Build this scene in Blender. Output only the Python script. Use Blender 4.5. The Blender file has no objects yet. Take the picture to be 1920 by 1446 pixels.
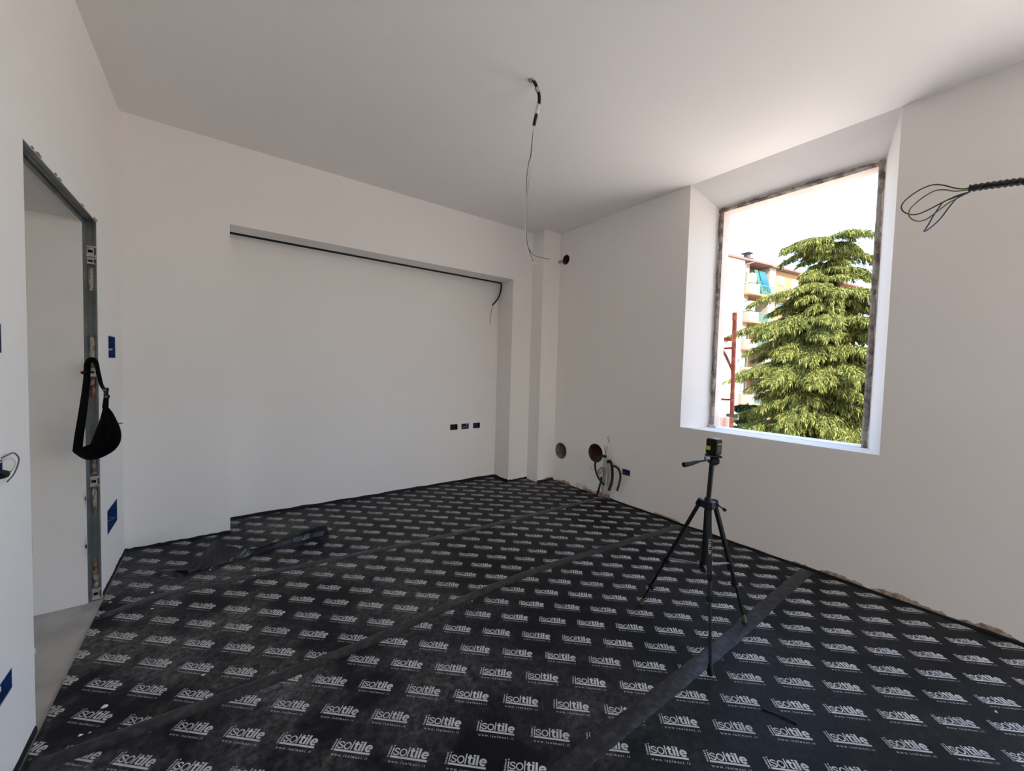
import bpy, bmesh, math, random
import numpy as np
from mathutils import Vector, Matrix

random.seed(7); rng = np.random.default_rng(7)
S = bpy.context.scene
C = S.collection

# ------------------------------------------------------------------ camera
F_PX, PITCH, ROLL, YAW, CAM_Z = 740.36, -0.0409, 0.0275, -0.6385, 1.40
fwd = Vector((-math.sin(YAW)*math.cos(PITCH), math.cos(YAW)*math.cos(PITCH), math.sin(PITCH)))
r0 = Vector((math.cos(YAW), math.sin(YAW), 0)); u0 = r0.cross(fwd)
rgt = math.cos(ROLL)*r0 + math.sin(ROLL)*u0; upv = rgt.cross(fwd)
CAM = Vector((0, 0, CAM_Z))
cd = bpy.data.cameras.new('camera'); cam = bpy.data.objects.new('camera', cd); C.objects.link(cam)
M = Matrix((rgt, upv, -fwd)).transposed().to_4x4(); M.translation = CAM
cam.matrix_world = M
cd.sensor_fit = 'HORIZONTAL'; cd.sensor_width = 36.0; cd.lens = F_PX/1920*36.0
cd.clip_start = 0.02; cd.clip_end = 500
S.camera = cam

def ray(x, y): return fwd + (x-960)/F_PX*rgt - (y-723)/F_PX*upv
def P(x, y, D): return CAM + D*ray(x, y)                      # pixel at optical depth D
def onz(x, y, z=0.0): d = ray(x, y); return CAM + d*((z-CAM_Z)/d.z)
def onx(x, y, X): d = ray(x, y); return CAM + d*(X/d.x)
def ony(x, y, Y): d = ray(x, y); return CAM + d*(Y/d.y)

# ------------------------------------------------------------------ light and exposure
W = bpy.data.worlds.new('sky'); S.world = W; W.use_nodes = True
wn = W.node_tree; wn.nodes.clear()
SUN_DIR = Vector((-0.45, -0.62, 0.66)).normalized()
sky = wn.nodes.new('ShaderNodeTexSky'); sky.sky_type = 'NISHITA'; sky.sun_disc = False
sky.sun_elevation = math.asin(SUN_DIR.z); sky.sun_rotation = math.atan2(SUN_DIR.x, SUN_DIR.y)
sky.altitude = 100; sky.air_density = 1.0; sky.dust_density = 2.0; sky.ozone_density = 1.0
bw = wn.nodes.new('ShaderNodeRGBToBW'); mixn = wn.nodes.new('ShaderNodeMix'); mixn.data_type = 'RGBA'
mixn.inputs[0].default_value = 0.0          # hazy, nearly white sky
bg = wn.nodes.new('ShaderNodeBackground'); bg.inputs[1].default_value = 1.08
wo = wn.nodes.new('ShaderNodeOutputWorld')
wn.links.new(sky.outputs[0], bw.inputs[0]); wn.links.new(sky.outputs[0], mixn.inputs[6])
wn.links.new(bw.outputs[0], mixn.inputs[7]); wn.links.new(mixn.outputs[2], bg.inputs[0]); wn.links.new(bg.outputs[0], wo.inputs[0])

sl = bpy.data.lights.new('sun', 'SUN'); sl.energy = 18.5; sl.angle = math.radians(0.6); sl.color = (1.0, 0.94, 0.83)
so = bpy.data.objects.new('sun', sl); C.objects.link(so)
so.rotation_euler = SUN_DIR.to_track_quat('Z', 'Y').to_euler(); so.location = SUN_DIR*60

S.view_settings.view_transform = 'Standard'; S.view_settings.look = 'None'
S.view_settings.gamma = 1.0; S.view_settings.use_curve_mapping = False
S.view_settings.exposure = 0.06
S.cycles.use_denoising = True
S.cycles.max_bounces = 14; S.cycles.diffuse_bounces = 10
S.cycles.sample_clamp_indirect = 8.0

# ------------------------------------------------------------------ room dimensions (metres)
XL, XR, YB, ZC, YN = -0.5555, 3.4583, 3.9198, 3.1211, 4.222
N1, N2, NZ = 0.0693, 2.8875, 2.4938
PX, PY = 3.1851, 3.7135
WY0, WY1, WZ0, WD = 2.0068, 0.6183, 0.9061, 0.2609
OY0, OY1, OZ1 = 1.866, 0.732, 2.929
HY0, HY1, HZ1, XOUT = 1.826, 0.767, 2.893, 3.84       # hole in the outer skin
XO = XR+WD
DY0, DY1, DZ = 2.1881, 3.2345, 2.1676
YF = -2.7                                              # wall behind the camera
MAT_T = 0.008

# ------------------------------------------------------------------ materials
def mat(name, base, rough=0.6, metal=0.0, spec=0.3, noise=None, bump=None, trans=0.0, island=0.0):
    m = bpy.data.materials.new(name); m.use_nodes = True
    nt = m.node_tree; b = nt.nodes['Principled BSDF']
    b.inputs['Base Color'].default_value = (*base, 1); b.inputs['Roughness'].default_value = rough
    b.inputs['Metallic'].default_value = metal; b.inputs['Specular IOR Level'].default_value = spec
    tc = nt.nodes.new('ShaderNodeTexCoord')
    if noise:      # (scale, second colour, low, high)
        n = nt.nodes.new('ShaderNodeTexNoise'); n.inputs['Scale'].default_value = noise[0]; n.inputs['Detail'].default_value = 6
        rp = nt.nodes.new('ShaderNodeMapRange'); rp.inputs[1].default_value = noise[2]; rp.inputs[2].default_value = noise[3]
        mx = nt.nodes.new('ShaderNodeMix'); mx.data_type = 'RGBA'
        mx.inputs[6].default_value = (*base, 1); mx.inputs[7].default_value = (*noise[1], 1)
        nt.links.new(tc.outputs['Object'], n.inputs['Vector']); nt.links.new(n.outputs[0], rp.inputs[0])
        nt.links.new(rp.outputs[0], mx.inputs[0]); nt.links.new(mx.outputs[2], b.inputs['Base Color'])
    if bump:       # (scale, strength, distance)
        n2 = nt.nodes.new('ShaderNodeTexNoise'); n2.inputs['Scale'].default_value = bump[0]; n2.inputs['Detail'].default_value = 4
        bp = nt.nodes.new('ShaderNodeBump'); bp.inputs['Strength'].default_value = bump[1]; bp.inputs['Distance'].default_value = bump[2]
        nt.links.new(tc.outputs['Object'], n2.inputs['Vector']); nt.links.new(n2.outputs[0], bp.inputs['Height'])
        nt.links.new(bp.outputs[0], b.inputs['Normal'])
    return m

PAINT = mat('white_paint', (0.84, 0.81, 0.785), 0.88, spec=0.15, noise=(1.3, (0.825, 0.795, 0.77), .35, .65), bump=(220, .06, .002))
CEILP = mat('ceiling_paint', (0.84, 0.81, 0.785), 0.9, spec=0.1, bump=(200, .05, .002))
GAP = mat('gap_shade', (0.035, 0.036, 0.038), 0.8)  # shade inside the niche soffit groove, put into the colour
CORRP = mat('corridor_plaster', (0.74, 0.71, 0.685), 0.92, spec=0.1, noise=(3, (0.70, 0.675, 0.65), .4, .6))
SCREED = mat('screed', (0.42, 0.41, 0.385), 0.9, spec=0.1, noise=(6, (0.34, 0.335, 0.32), .4, .62), bump=(60, .25, .004))
EXTP = mat('outside_plaster', (0.62, 0.50, 0.44), 0.9, spec=0.1, noise=(8, (0.55, 0.45, 0.40), .4, .6))
MORTAR = mat('rough_mortar', (0.40, 0.36, 0.32), 0.95, spec=0.1, noise=(13, (0.17, 0.14, 0.12), .44, .60), bump=(60, .9, .01))
CRUMBLE = mat('crumbled_plaster', (0.44, 0.35, 0.27), 0.95, spec=0.1, noise=(22, (0.26, 0.18, 0.14), .42, .62), bump=(90, .6, .006))
STEEL = mat('galvanised_steel', (0.13, 0.145, 0.15), 0.5, metal=0.6, noise=(9, (0.22, 0.23, 0.23), .35, .7))
CLIP = mat('zinc_clip', (0.55, 0.53, 0.50), 0.5, metal=0.4, noise=(40, (0.30, 0.27, 0.24), .5, .7))
RUST = mat('rusty_plate', (0.16, 0.07, 0.04), 0.9, noise=(40, (0.42, 0.30, 0.20), .45, .65))
BLUE = mat('blue_plastic', (0.008, 0.032, 0.13), 0.5, noise=(30, (0.012, 0.055, 0.20), .4, .65))
NAVY = mat('dark_blue_plastic', (0.010, 0.016, 0.06), 0.5, noise=(30, (0.02, 0.035, 0.12), .4, .65))
BROWNBOX = mat('dusty_brown_plastic', (0.03, 0.018, 0.015), 0.8, noise=(40, (0.10, 0.06, 0.05), .45, .65))
BLACKP = mat('black_plastic', (0.006, 0.006, 0.008), 0.5, spec=0.2)
CONDUIT = mat('black_conduit', (0.010, 0.010, 0.014), 0.4)
WHITEP = mat('white_wire', (0.62, 0.60, 0.57), 0.5)
GREYW = mat('grey_wire', (0.10, 0.11, 0.12), 0.5)
BROWNW = mat('brown_wire', (0.055, 0.030, 0.022), 0.45)
GREENW = mat('yellow_green_wire', (0.16, 0.155, 0.05), 0.45)
BLUEW = mat('blue_wire', (0.025, 0.06, 0.11), 0.45)
COPPER = mat('copper', (0.30, 0.19, 0.155), 0.5, metal=0.3)
PIPEW = mat('pipe_insulation', (0.46, 0.47, 0.46), 0.6, noise=(12, (0.36, 0.37, 0.37), .4, .6))
CLAY = mat('clay_lining', (0.17, 0.085, 0.055), 0.95, noise=(18, (0.09, 0.045, 0.03), .4, .6))
HOLEP = mat('hole_lining', (0.40, 0.34, 0.29), 0.95, noise=(14, (0.26, 0.20, 0.17), .4, .6))
LETTER = mat('white_print', (0.54, 0.54, 0.54), 0.6, noise=(5, (0.42, 0.42, 0.42), .4, .65))
TAPE = mat('joint_tape', (0.006, 0.007, 0.010), 0.36, spec=0.35, noise=(26, (0.045, 0.046, 0.050), .46, .74), bump=(26, .35, .003))
SCRAPM = mat('membrane_scrap', (0.010, 0.012, 0.018), 0.38, spec=0.5, noise=(9, (0.045, 0.05, 0.06), .5, .75), bump=(40, .3, .003))
EDGE = mat('edge_foam', (0.010, 0.010, 0.012), 0.7)
TRIBLK = mat('tripod_black', (0.006, 0.006, 0.008), 0.4, spec=0.3)
TRIGRY = mat('tripod_strut', (0.24, 0.25, 0.27), 0.4, metal=0.5)
TAPEFOOT = mat('foot_tape', (0.10, 0.085, 0.055), 0.8)
YELLOW = mat('yellow_green_label', (0.55, 0.56, 0.03), 0.5)
LABELW = mat('white_label', (0.5, 0.5, 0.5), 0.5)
LENSG = mat('dark_lens', (0.03, 0.035, 0.03), 0.1, spec=0.6)
BAGM = mat('black_fabric', (0.0035, 0.003, 0.005), 0.95, spec=0.05, bump=(300, .3, .002))
STRAPM = mat('strap_webbing', (0.0035, 0.0035, 0.005), 0.9, spec=0.08)
CHIP = mat('plaster_chip', (0.62, 0.60, 0.57), 0.9)
REDM = mat('rust_red_paint', (0.15, 0.032, 0.018), 0.65, noise=(14, (0.36, 0.12, 0.07), .5, .7))
NETM = mat('pale_netting', (0.62, 0.50, 0.45), 0.9)
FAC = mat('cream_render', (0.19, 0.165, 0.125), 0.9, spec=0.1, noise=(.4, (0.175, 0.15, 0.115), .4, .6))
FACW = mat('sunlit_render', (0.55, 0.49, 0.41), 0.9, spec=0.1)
LOGG = mat('warm_lit_render', (0.19, 0.115, 0.065), 0.9, spec=0.1)  # warm bounced light on loggias and balcony walls put into the colour
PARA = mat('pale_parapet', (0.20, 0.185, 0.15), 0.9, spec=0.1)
ROOFM = mat('roof_tile', (0.13, 0.07, 0.055), 0.9)
CHIMM = mat('chimney_dark', (0.055, 0.045, 0.06), 0.8)
SHUT = mat('green_shutter', (0.06, 0.08, 0.05), 0.8)
GLASSM = mat('window_glass', (0.09, 0.12, 0.15), 0.08, spec=0.6)
WFRAME = mat('window_frame', (0.45, 0.45, 0.43), 0.6)
GREENC = mat('green_cloth', (0.012, 0.10, 0.075), 0.85)
BLUEC = mat('blue_cloth', (0.008, 0.065, 0.14), 0.85)
RAILM = mat('teal_railing', (0.04, 0.14, 0.12), 0.5)
ACM = mat('white_cabinet', (0.20, 0.21, 0.22), 0.6)
GROUND = mat('courtyard_gravel', (0.67, 0.61, 0.54), 0.95, noise=(.3, (0.62, 0.56, 0.49), .4, .6))
BARK = mat('bark', (0.070, 0.050, 0.038), 0.95, noise=(8, (0.035, 0.026, 0.02), .4, .6))

def foliage_mat(name, c0, c1, c2):
    m = bpy.data.materials.new(name); m.use_nodes = True; nt = m.node_tree; nt.nodes.clear()
    g = nt.nodes.new('ShaderNodeNewGeometry'); rp = nt.nodes.new('ShaderNodeValToRGB')
    rp.color_ramp.elements[0].color = (*c0, 1); rp.color_ramp.elements[1].color = (*c2, 1)
    e = rp.color_ramp.elements.new(.5); e.color = (*c1, 1)
    d = nt.nodes.new('ShaderNodeBsdfDiffuse'); t = nt.nodes.new('ShaderNodeBsdfTranslucent')
    mx = nt.nodes.new('ShaderNodeMixShader'); mx.inputs[0].default_value = .35; o = nt.nodes.new('ShaderNodeOutputMaterial')
    nt.links.new(g.outputs['Random Per Island'], rp.inputs[0]); nt.links.new(rp.outputs[0], d.inputs[0]); nt.links.new(rp.outputs[0], t.inputs[0])
    nt.links.new(d.outputs[0], mx.inputs[1]); nt.links.new(t.outputs[0], mx.inputs[2]); nt.links.new(mx.outputs[0], o.inputs[0])
    return m
CEDAR = foliage_mat('cedar_needles', (0.026, 0.038, 0.011), (0.085, 0.100, 0.028), (0.23, 0.235, 0.075))
DARKF = foliage_mat('dark_leaves', (0.010, 0.022, 0.011), (0.016, 0.032, 0.016), (0.026, 0.046, 0.022))

def mat_membrane():
    m = bpy.data.materials.new('black_membrane'); m.use_nodes = True; nt = m.node_tree; b = nt.nodes['Principled BSDF']
    L = nt.links.new; N = nt.nodes.new
    g = N('ShaderNodeNewGeometry')
    n1 = N('ShaderNodeTexNoise'); n1.inputs['Scale'].default_value = 1.5; n1.inputs['Detail'].default_value = 8; n1.inputs['Roughness'].default_value = .65
    n2 = N('ShaderNodeTexNoise'); n2.inputs['Scale'].default_value = 34; n2.inputs['Detail'].default_value = 5; n2.inputs['Roughness'].default_value = .7
    v = N('ShaderNodeTexVoronoi'); v.inputs['Scale'].default_value = 48; v.feature = 'F1'
    L(g.outputs['Position'], n1.inputs['Vector']); L(g.outputs['Position'], n2.inputs['Vector']); L(g.outputs['Position'], v.inputs['Vector'])
    sx = N('ShaderNodeSeparateXYZ'); L(g.outputs['Position'], sx.inputs[0])
    wx = N('ShaderNodeMapRange'); wx.inputs[1].default_value = 1.6; wx.inputs[2].default_value = 0.1; wx.inputs[3].default_value = 0.13; wx.inputs[4].default_value = 1.0
    L(sx.outputs[0], wx.inputs[0])                       # trodden dust by the doorway
    a1 = N('ShaderNodeMapRange'); a1.inputs[1].default_value = .43; a1.inputs[2].default_value = .66; L(n1.outputs[0], a1.inputs[0])
    a2 = N('ShaderNodeMapRange'); a2.inputs[1].default_value = .34; a2.inputs[2].default_value = .66; L(n2.outputs[0], a2.inputs[0])
    mu = N('ShaderNodeMath'); mu.operation = 'MULTIPLY'; L(a1.outputs[0], mu.inputs[0]); L(a2.outputs[0], mu.inputs[1])
    tw = N('ShaderNodeMapRange'); tw.inputs[1].default_value = .05; tw.inputs[2].default_value = .45; tw.inputs[3].default_value = .35; tw.inputs[4].default_value = 1.25; L(v.outputs[0], tw.inputs[0])
    m2 = N('ShaderNodeMath'); m2.operation = 'MULTIPLY'; L(mu.outputs[0], m2.inputs[0]); L(tw.outputs[0], m2.inputs[1])   # scuffs and tread marks
    m3 = N('ShaderNodeMath'); m3.operation = 'MULTIPLY'; L(m2.outputs[0], m3.inputs[0]); L(wx.outputs[0], m3.inputs[1])
    mx = N('ShaderNodeMix'); mx.data_type = 'RGBA'
    mx.inputs[6].default_value = (0.0040, 0.0045, 0.0060, 1); mx.inputs[7].default_value = (0.170, 0.170, 0.166, 1)
    L(m3.outputs[0], mx.inputs[0]); L(mx.outputs[2], b.inputs['Base Color'])
    ro = N('ShaderNodeMapRange'); ro.inputs[3].default_value = .50; ro.inputs[4].default_value = .85; L(m3.outputs[0], ro.inputs[0]); L(ro.outputs[0], b.inputs['Roughness'])
    b.inputs['Specular IOR Level'].default_value = .15
    bp = N('ShaderNodeBump'); bp.inputs['Strength'].default_value = .25; bp.inputs['Distance'].default_value = .002
    L(n2.outputs[0], bp.inputs['Height']); L(bp.outputs[0], b.inputs['Normal'])
    return m
MEMB = mat_membrane()

# ------------------------------------------------------------------ mesh helpers
class MB:
    def __init__(s): s.v = []; s.f = []; s.mi = []
    def quad(s, *p, m=0):
        i = len(s.v); s.v += [tuple(q) for q in p]; s.f.append(tuple(range(i, i+len(p)))); s.mi.append(m); return s
    def box(s, x0, x1, y0, y1, z0, z1, m=0):
        i = len(s.v)
        s.v += [(x, y, z) for z in (z0, z1) for x, y in ((x0, y0), (x1, y0), (x1, y1), (x0, y1))]
        for f in ((3, 2, 1, 0), (4, 5, 6, 7), (0, 1, 5, 4), (1, 2, 6, 5), (2, 3, 7, 6), (3, 0, 4, 7)):
            s.f.append(tuple(i+k for k in f)); s.mi.append(m)
        return s
    def hexa(s, bot, top, m=0):        # two loops of n points
        i = len(s.v); n = len(bot); s.v += [tuple(p) for p in bot]+[tuple(p) for p in top]
        s.f.append(tuple(i+k for k in reversed(range(n)))); s.f.append(tuple(i+n+k for k in range(n))); s.mi += [m, m]
        for k in range(n):
            s.f.append((i+k, i+(k+1) % n, i+n+(k+1) % n, i+n+k)); s.mi.append(m)
        return s
    def obox(s, c, ax, ay, az, hx, hy, hz, m=0, bev=0.0):   # oriented box
        c, ax, ay, az = Vector(c), Vector(ax), Vector(ay), Vector(az)
        def L(z, sh):
            return [c+ax*(a*(hx-sh))+ay*(b*(hy-sh))+az*z for a, b in ((-1, -1), (1, -1), (1, 1), (-1, 1))]
        if bev <= 0: return s.hexa(L(-hz, 0), L(hz, 0), m)
        def ring(z, sh):
            out = []
            for a, b in ((-1, -1), (1, -1), (1, 1), (-1, 1)):
                p1 = c+ax*(a*(hx-sh-bev))+ay*(b*(hy-sh))+az*z; p2 = c+ax*(a*(hx-sh))+ay*(b*(hy-sh-bev))+az*z
                out += [p1, p2] if a*b < 0 else [p2, p1]
            return out
        return s.loft([ring(-hz, bev), ring(-hz+bev, 0), ring(hz-bev, 0), ring(hz, bev)], m=m)
    def loft(s, rings, cap=True, closed=True, m=0):
        i = len(s.v); n = len(rings[0])
        for r in rings: s.v += [tuple(p) for p in r]
        for a in range(len(rings)-1):
            for k in range(n if closed else n-1):
                k2 = (k+1) % n
                s.f.append((i+a*n+k, i+a*n+k2, i+(a+1)*n+k2, i+(a+1)*n+k)); s.mi.append(m)
        if cap and closed:
            s.f.append(tuple(i+k for k in reversed(range(n)))); s.f.append(tuple(i+(len(rings)-1)*n+k for k in range(n))); s.mi += [m, m]
        return s
    def tube(s, pts, rad, seg=8, m=0, cap=True):
        pts = [Vector(p) for p in pts]; n = len(pts)
        rr = rad if hasattr(rad, '__len__') else [rad]*n
        ref = None; rings = []
        for k in range(n):
            t = (pts[min(k+1, n-1)]-pts[max(k-1, 0)]).normalized()
            if ref is None:
                ref = Vector((0, 0, 1)) if abs(t.z) < .9 else Vector((1, 0, 0))
            a = (ref-t*ref.dot(t)).normalized(); b = t.cross(a); ref = a
            rings.append([pts[k]+rr[k]*(math.cos(2*math.pi*j/seg)*a+math.sin(2*math.pi*j/seg)*b) for j in range(seg)])
        return s.loft(rings, cap, m=m)
    def build(s, name, mats, parent=None, smooth=False, sharp=None):
        me = bpy.data.meshes.new(name); me.from_pydata([tuple(v) for v in s.v], [], s.f)
        for mm in (mats if isinstance(mats, (list, tuple)) else [mats]): me.materials.append(mm)
        if any(s.mi): me.polygons.foreach_set('material_index', s.mi)
        bm = bmesh.new(); bm.from_mesh(me); bmesh.ops.remove_doubles(bm, verts=bm.verts, dist=1e-6) if len(s.v) < 60000 else None
        bmesh.ops.recalc_face_normals(bm, faces=bm.faces); bm.to_mesh(me); bm.free()
        if smooth: me.polygons.foreach_set('use_smooth', [True]*len(me.polygons))
        me.update()
        o = bpy.data.objects.new(name, me); C.objects.link(o)
        if smooth and sharp is not None: me.set_sharp_from_angle(angle=math.radians(sharp))
        if parent: o.parent = parent
        return o

def empty(name, loc=(0, 0, 0)):
    o = bpy.data.objects.new(name, None); C.objects.link(o); o.location = loc; o.empty_display_size = .1
    o.matrix_world = Matrix.Translation(loc); return o
def under(o, root):      # parent a world-space mesh to an Empty without moving it
    o.parent = root; o.matrix_parent_inverse = Matrix.Translation(-Vector(root.location)); return o
def tag(o, label=None, cat=None, group=None, kind=None):
    if label: o['label'] = label
    if cat: o['category'] = cat
    if group: o['group'] = group
    if kind: o['kind'] = kind
    return o
def struct(o, label=None): return tag(o, label, kind='structure')

def cut(o, cutters):
    tmp = []
    for cmb in cutters:
        c = cmb.build('cutter', []); tmp.append(c)
        md = o.modifiers.new('b', 'BOOLEAN'); md.operation = 'DIFFERENCE'; md.solver = 'EXACT'; md.object = c
    dg = bpy.context.evaluated_depsgraph_get()
    me = bpy.data.meshes.new_from_object(o.evaluated_get(dg))
    o.modifiers.clear(); old = o.data; o.data = me; bpy.data.meshes.remove(old)
    for c in tmp:
        d = c.data; bpy.data.objects.remove(c); bpy.data.meshes.remove(d)
    return o

def smooth_path(pts, n=8):     # Catmull-Rom
    pts = [Vector(p) for p in pts]; q = [2*pts[0]-pts[1]]+pts+[2*pts[-1]-pts[-2]]; out = []
    for i in range(1, len(q)-2):
        for k in range(n):
            t = k/n
            out.append(.5*((2*q[i])+(q[i+1]-q[i-1])*t+(2*q[i-1]-5*q[i]+4*q[i+1]-q[i+2])*t*t+(-q[i-1]+3*q[i]-3*q[i+1]+q[i+2])*t**3))
    return out+[pts[-1]]
def resample(pts, step):
    out = [pts[0]]; acc = 0
    for a, b in zip(pts, pts[1:]):
        L = (b-a).length; d = step-acc
        while d <= L: out.append(a+(b-a)*(d/L)); d += step
        acc = (acc+L) % step if L else acc
    return out
def corrugated(pts, r, pitch=.0045, seg=10, depth=.17):
    p = resample(smooth_path(pts, 24), pitch/2); return p, [r if k % 2 else r*(1-depth) for k in range(len(p))]

# ------------------------------------------------------------------ structure
TH = 0.38
wr = MB().box(XR, XOUT, YF-.3, YB+.6, -.3, ZC+.25).build('wall_right', [PAINT, EXTP, HOLEP, CLAY, MORTAR])
def win_cutters(dy):
    d0 = -.05; k = d0/WD
    def rect(x, a, b, z0, z1): return [(x, a+dy, z0), (x, b+dy, z0), (x, b+dy, z1), (x, a+dy, z1)]
    inn = rect(XR+d0, WY1+(OY1-WY1)*k, WY0+(OY0-WY0)*k, WZ0, ZC+(OZ1-ZC)*k)
    return [MB().hexa(inn, rect(XO, OY1, OY0, WZ0, OZ1)), MB().box(XO-.02, XOUT+.05, HY1+dy, HY0+dy, WZ0, HZ1)]
def disc_cut(c, r, ax, d):
    n = 28
    a = [Vector(c)+Vector((-.03, r*math.cos(2*math.pi*k/n), r*math.sin(2*math.pi*k/n))) for k in range(n)]
    return MB().hexa(a, [p+Vector((d+.03, 0, 0)) for p in a])
HOLES = [((XR, 3.590, .391), .101, .24), ((XR, 3.022, .468), .107, .24), ((XR, 3.607, 2.776), .060, .20)]
cut(wr, win_cutters(0))
cut(wr, [MB().box(XR-.1, XOUT+.1, -2.65, -.25, .02, 3.04)])     # tall opening added behind the camera to bring daylight into the room
cut(wr, [disc_cut(c, r, 0, d) for c, r, d in HOLES]+[MB().box(XR-.02, XR+.05, 2.541, 2.641, .311, .374)])
struct(wr, 'white right wall with the tall splayed window opening')
for p in wr.data.polygons:
    c = p.center
    if c.x > XO+.005: p.material_index = 1
    for (hc, hr, hd), mi in zip(HOLES, (2, 3, 3)):
        if math.hypot(c.y-hc[1], c.z-hc[2]) < hr*1.02 and c.x > XR+.004 and c.x < XR+.3: p.material_index = mi

fl = MB().box(-5.5, XR, YF, YN+.1, -.25, -MAT_T).build('floor', SCREED); struct(fl, 'bare grey screed floor')
ce = MB().box(XL, XR, YF, YB+.6, ZC, ZC+.2).build('ceiling', CEILP); struct(ce, 'plain white ceiling')

wl = MB().box(XL-.10, XL, YF-.3, YB+.6, -.25, ZC+.25).build('wall_left', PAINT)
BOXL = [(3.487, 3.694, 1.402, 1.542), (3.390, 3.684, .308, .459), (1.872, 1.979, 1.407, 1.500), (1.868, 1.966, 1.012, 1.070), (1.885, 1.996, .297, .366)]
cut(wl, [MB().box(XL-.2, XL+.1, DY0, DY1, -.02, DZ)]+[MB().box(XL-.055, XL+.02, *b) for b in BOXL])
struct(wl, 'white left wall with the unfinished doorway')

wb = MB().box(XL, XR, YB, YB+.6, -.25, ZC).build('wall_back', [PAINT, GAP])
SOCK = [(2.226, 2.328), (2.380, 2.484), (2.545, 2.647)]
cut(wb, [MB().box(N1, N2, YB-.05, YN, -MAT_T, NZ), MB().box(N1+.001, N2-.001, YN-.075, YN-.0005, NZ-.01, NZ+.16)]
    + [MB().box(a, b, YN-.02, YN+.05, .649, .717) for a, b in SOCK])
for p in wb.data.polygons:                                  # groove above the niche soffit, its shade painted on as a dark colour
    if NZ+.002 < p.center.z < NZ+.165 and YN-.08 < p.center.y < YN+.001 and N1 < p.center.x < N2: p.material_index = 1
struct(wb, 'white back wall with a wide shallow niche')
struct(MB().box(PX, XR, PY, YB, -MAT_T, ZC).build('wall_pilaster', PAINT), 'narrow white pilaster in the far corner')
wf = MB().box(XL, XR, YF-.3, YF, -.25, ZC+.2).build('wall_front', PAINT)
cut(wf, [MB().box(2.5, 3.35, YF-.4, YF+.1, .02, 2.6)])  # opening added in the unseen wall for extra daylight
struct(wf, 'white wall with an opening added for daylight behind the viewer')

CX = -0.608
struct(MB().box(-5.5, CX, 3.2, 3.2344, -MAT_T, 2.157).build('wall_corridor', CORRP), 'grey plastered corridor wall seen through the doorway')
struct(MB().box(-5.5, CX-.004, .9, 3.2344, 2.157, 2.25).build('ceiling_corridor', CORRP), 'low corridor ceiling behind the doorway')
wce = MB().box(-5.6, -5.5, .8, 3.3, -.25, 2.3).build('wall_corridor_end', CORRP); cut(wce, [MB().box(-5.7, -5.4, 1.3, 2.5, .5, 2.05)])  # end opening added to brighten the corridor
struct(wce, 'far end wall of the corridor with an opening added for daylight')
struct(MB().box(-5.5, XL-.1, .8, .9, -MAT_T, 2.25).build('wall_corridor_side', CORRP), 'near side wall of the corridor')

# rough masonry around window 1
def lumpy_bar(p0, p1, wdir, w, ndir, t, seed, n=110, amp=.5):
    rr = np.random.default_rng(seed); sm_ = np.convolve(rr.random(n+12), np.ones(6)/6, 'valid'); p0, p1 = Vector(p0), Vector(p1); wdir, ndir = Vector(wdir), Vector(ndir); rings = []
    for k in range(n+1):
        c = p0.lerp(p1, k/n); ww = w*(1+amp*2*(sm_[k]-.5)+.12*(rr.random()-.5)); tt = t*(.3+1.3*sm_[k]+.3*rr.random()); j = w*.18*(rr.random()-.5)
        rings.append([c, c+wdir*(ww*.33+j)+ndir*tt, c+wdir*(ww*.7)+ndir*(t*(.3+1.0*rr.random())), c+wdir*ww, c+wdir*ww-ndir*.004, c-ndir*.004])
    return MB().loft(rings)
w1 = empty('window_1', (XO, (OY0+OY1)/2, WZ0)); struct(w1, 'empty window opening with a band of rough broken masonry')
for nm, a in (('masonry_band', lumpy_bar((XO, HY0, WZ0), (XO, HY0, OZ1), (0, 1, 0), .042, (-1, 0, 0), .012, 1)),
              ('masonry_band', lumpy_bar((XO, HY1, WZ0), (XO, HY1, OZ1), (0, -1, 0), .036, (-1, 0, 0), .010, 2)),
              ('masonry_band', lumpy_bar((XO, OY1, HZ1), (XO, OY0, HZ1), (0, 0, 1), .038, (-1, 0, 0), .014, 3))):
    under(a.build(nm, MORTAR), w1)
under(MB().box(XO-.02, XOUT+.03, HY1, HY0, WZ0-.001, WZ0+.003).build('sill_edge', PAINT), w1)
lump = MB()
for k in range(5):
    a = Vector((XO-.012-.01*random.random(), 1.80+.05*random.random(), WZ0+.012))
    lump.obox(a, (1, .2, 0), (-.2, 1, 0), (0, .2, 1), .008+.006*random.random(), .01, .009+.015*random.random())
under(lump.build('mortar_rubble', [CHIP]), w1)

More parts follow.
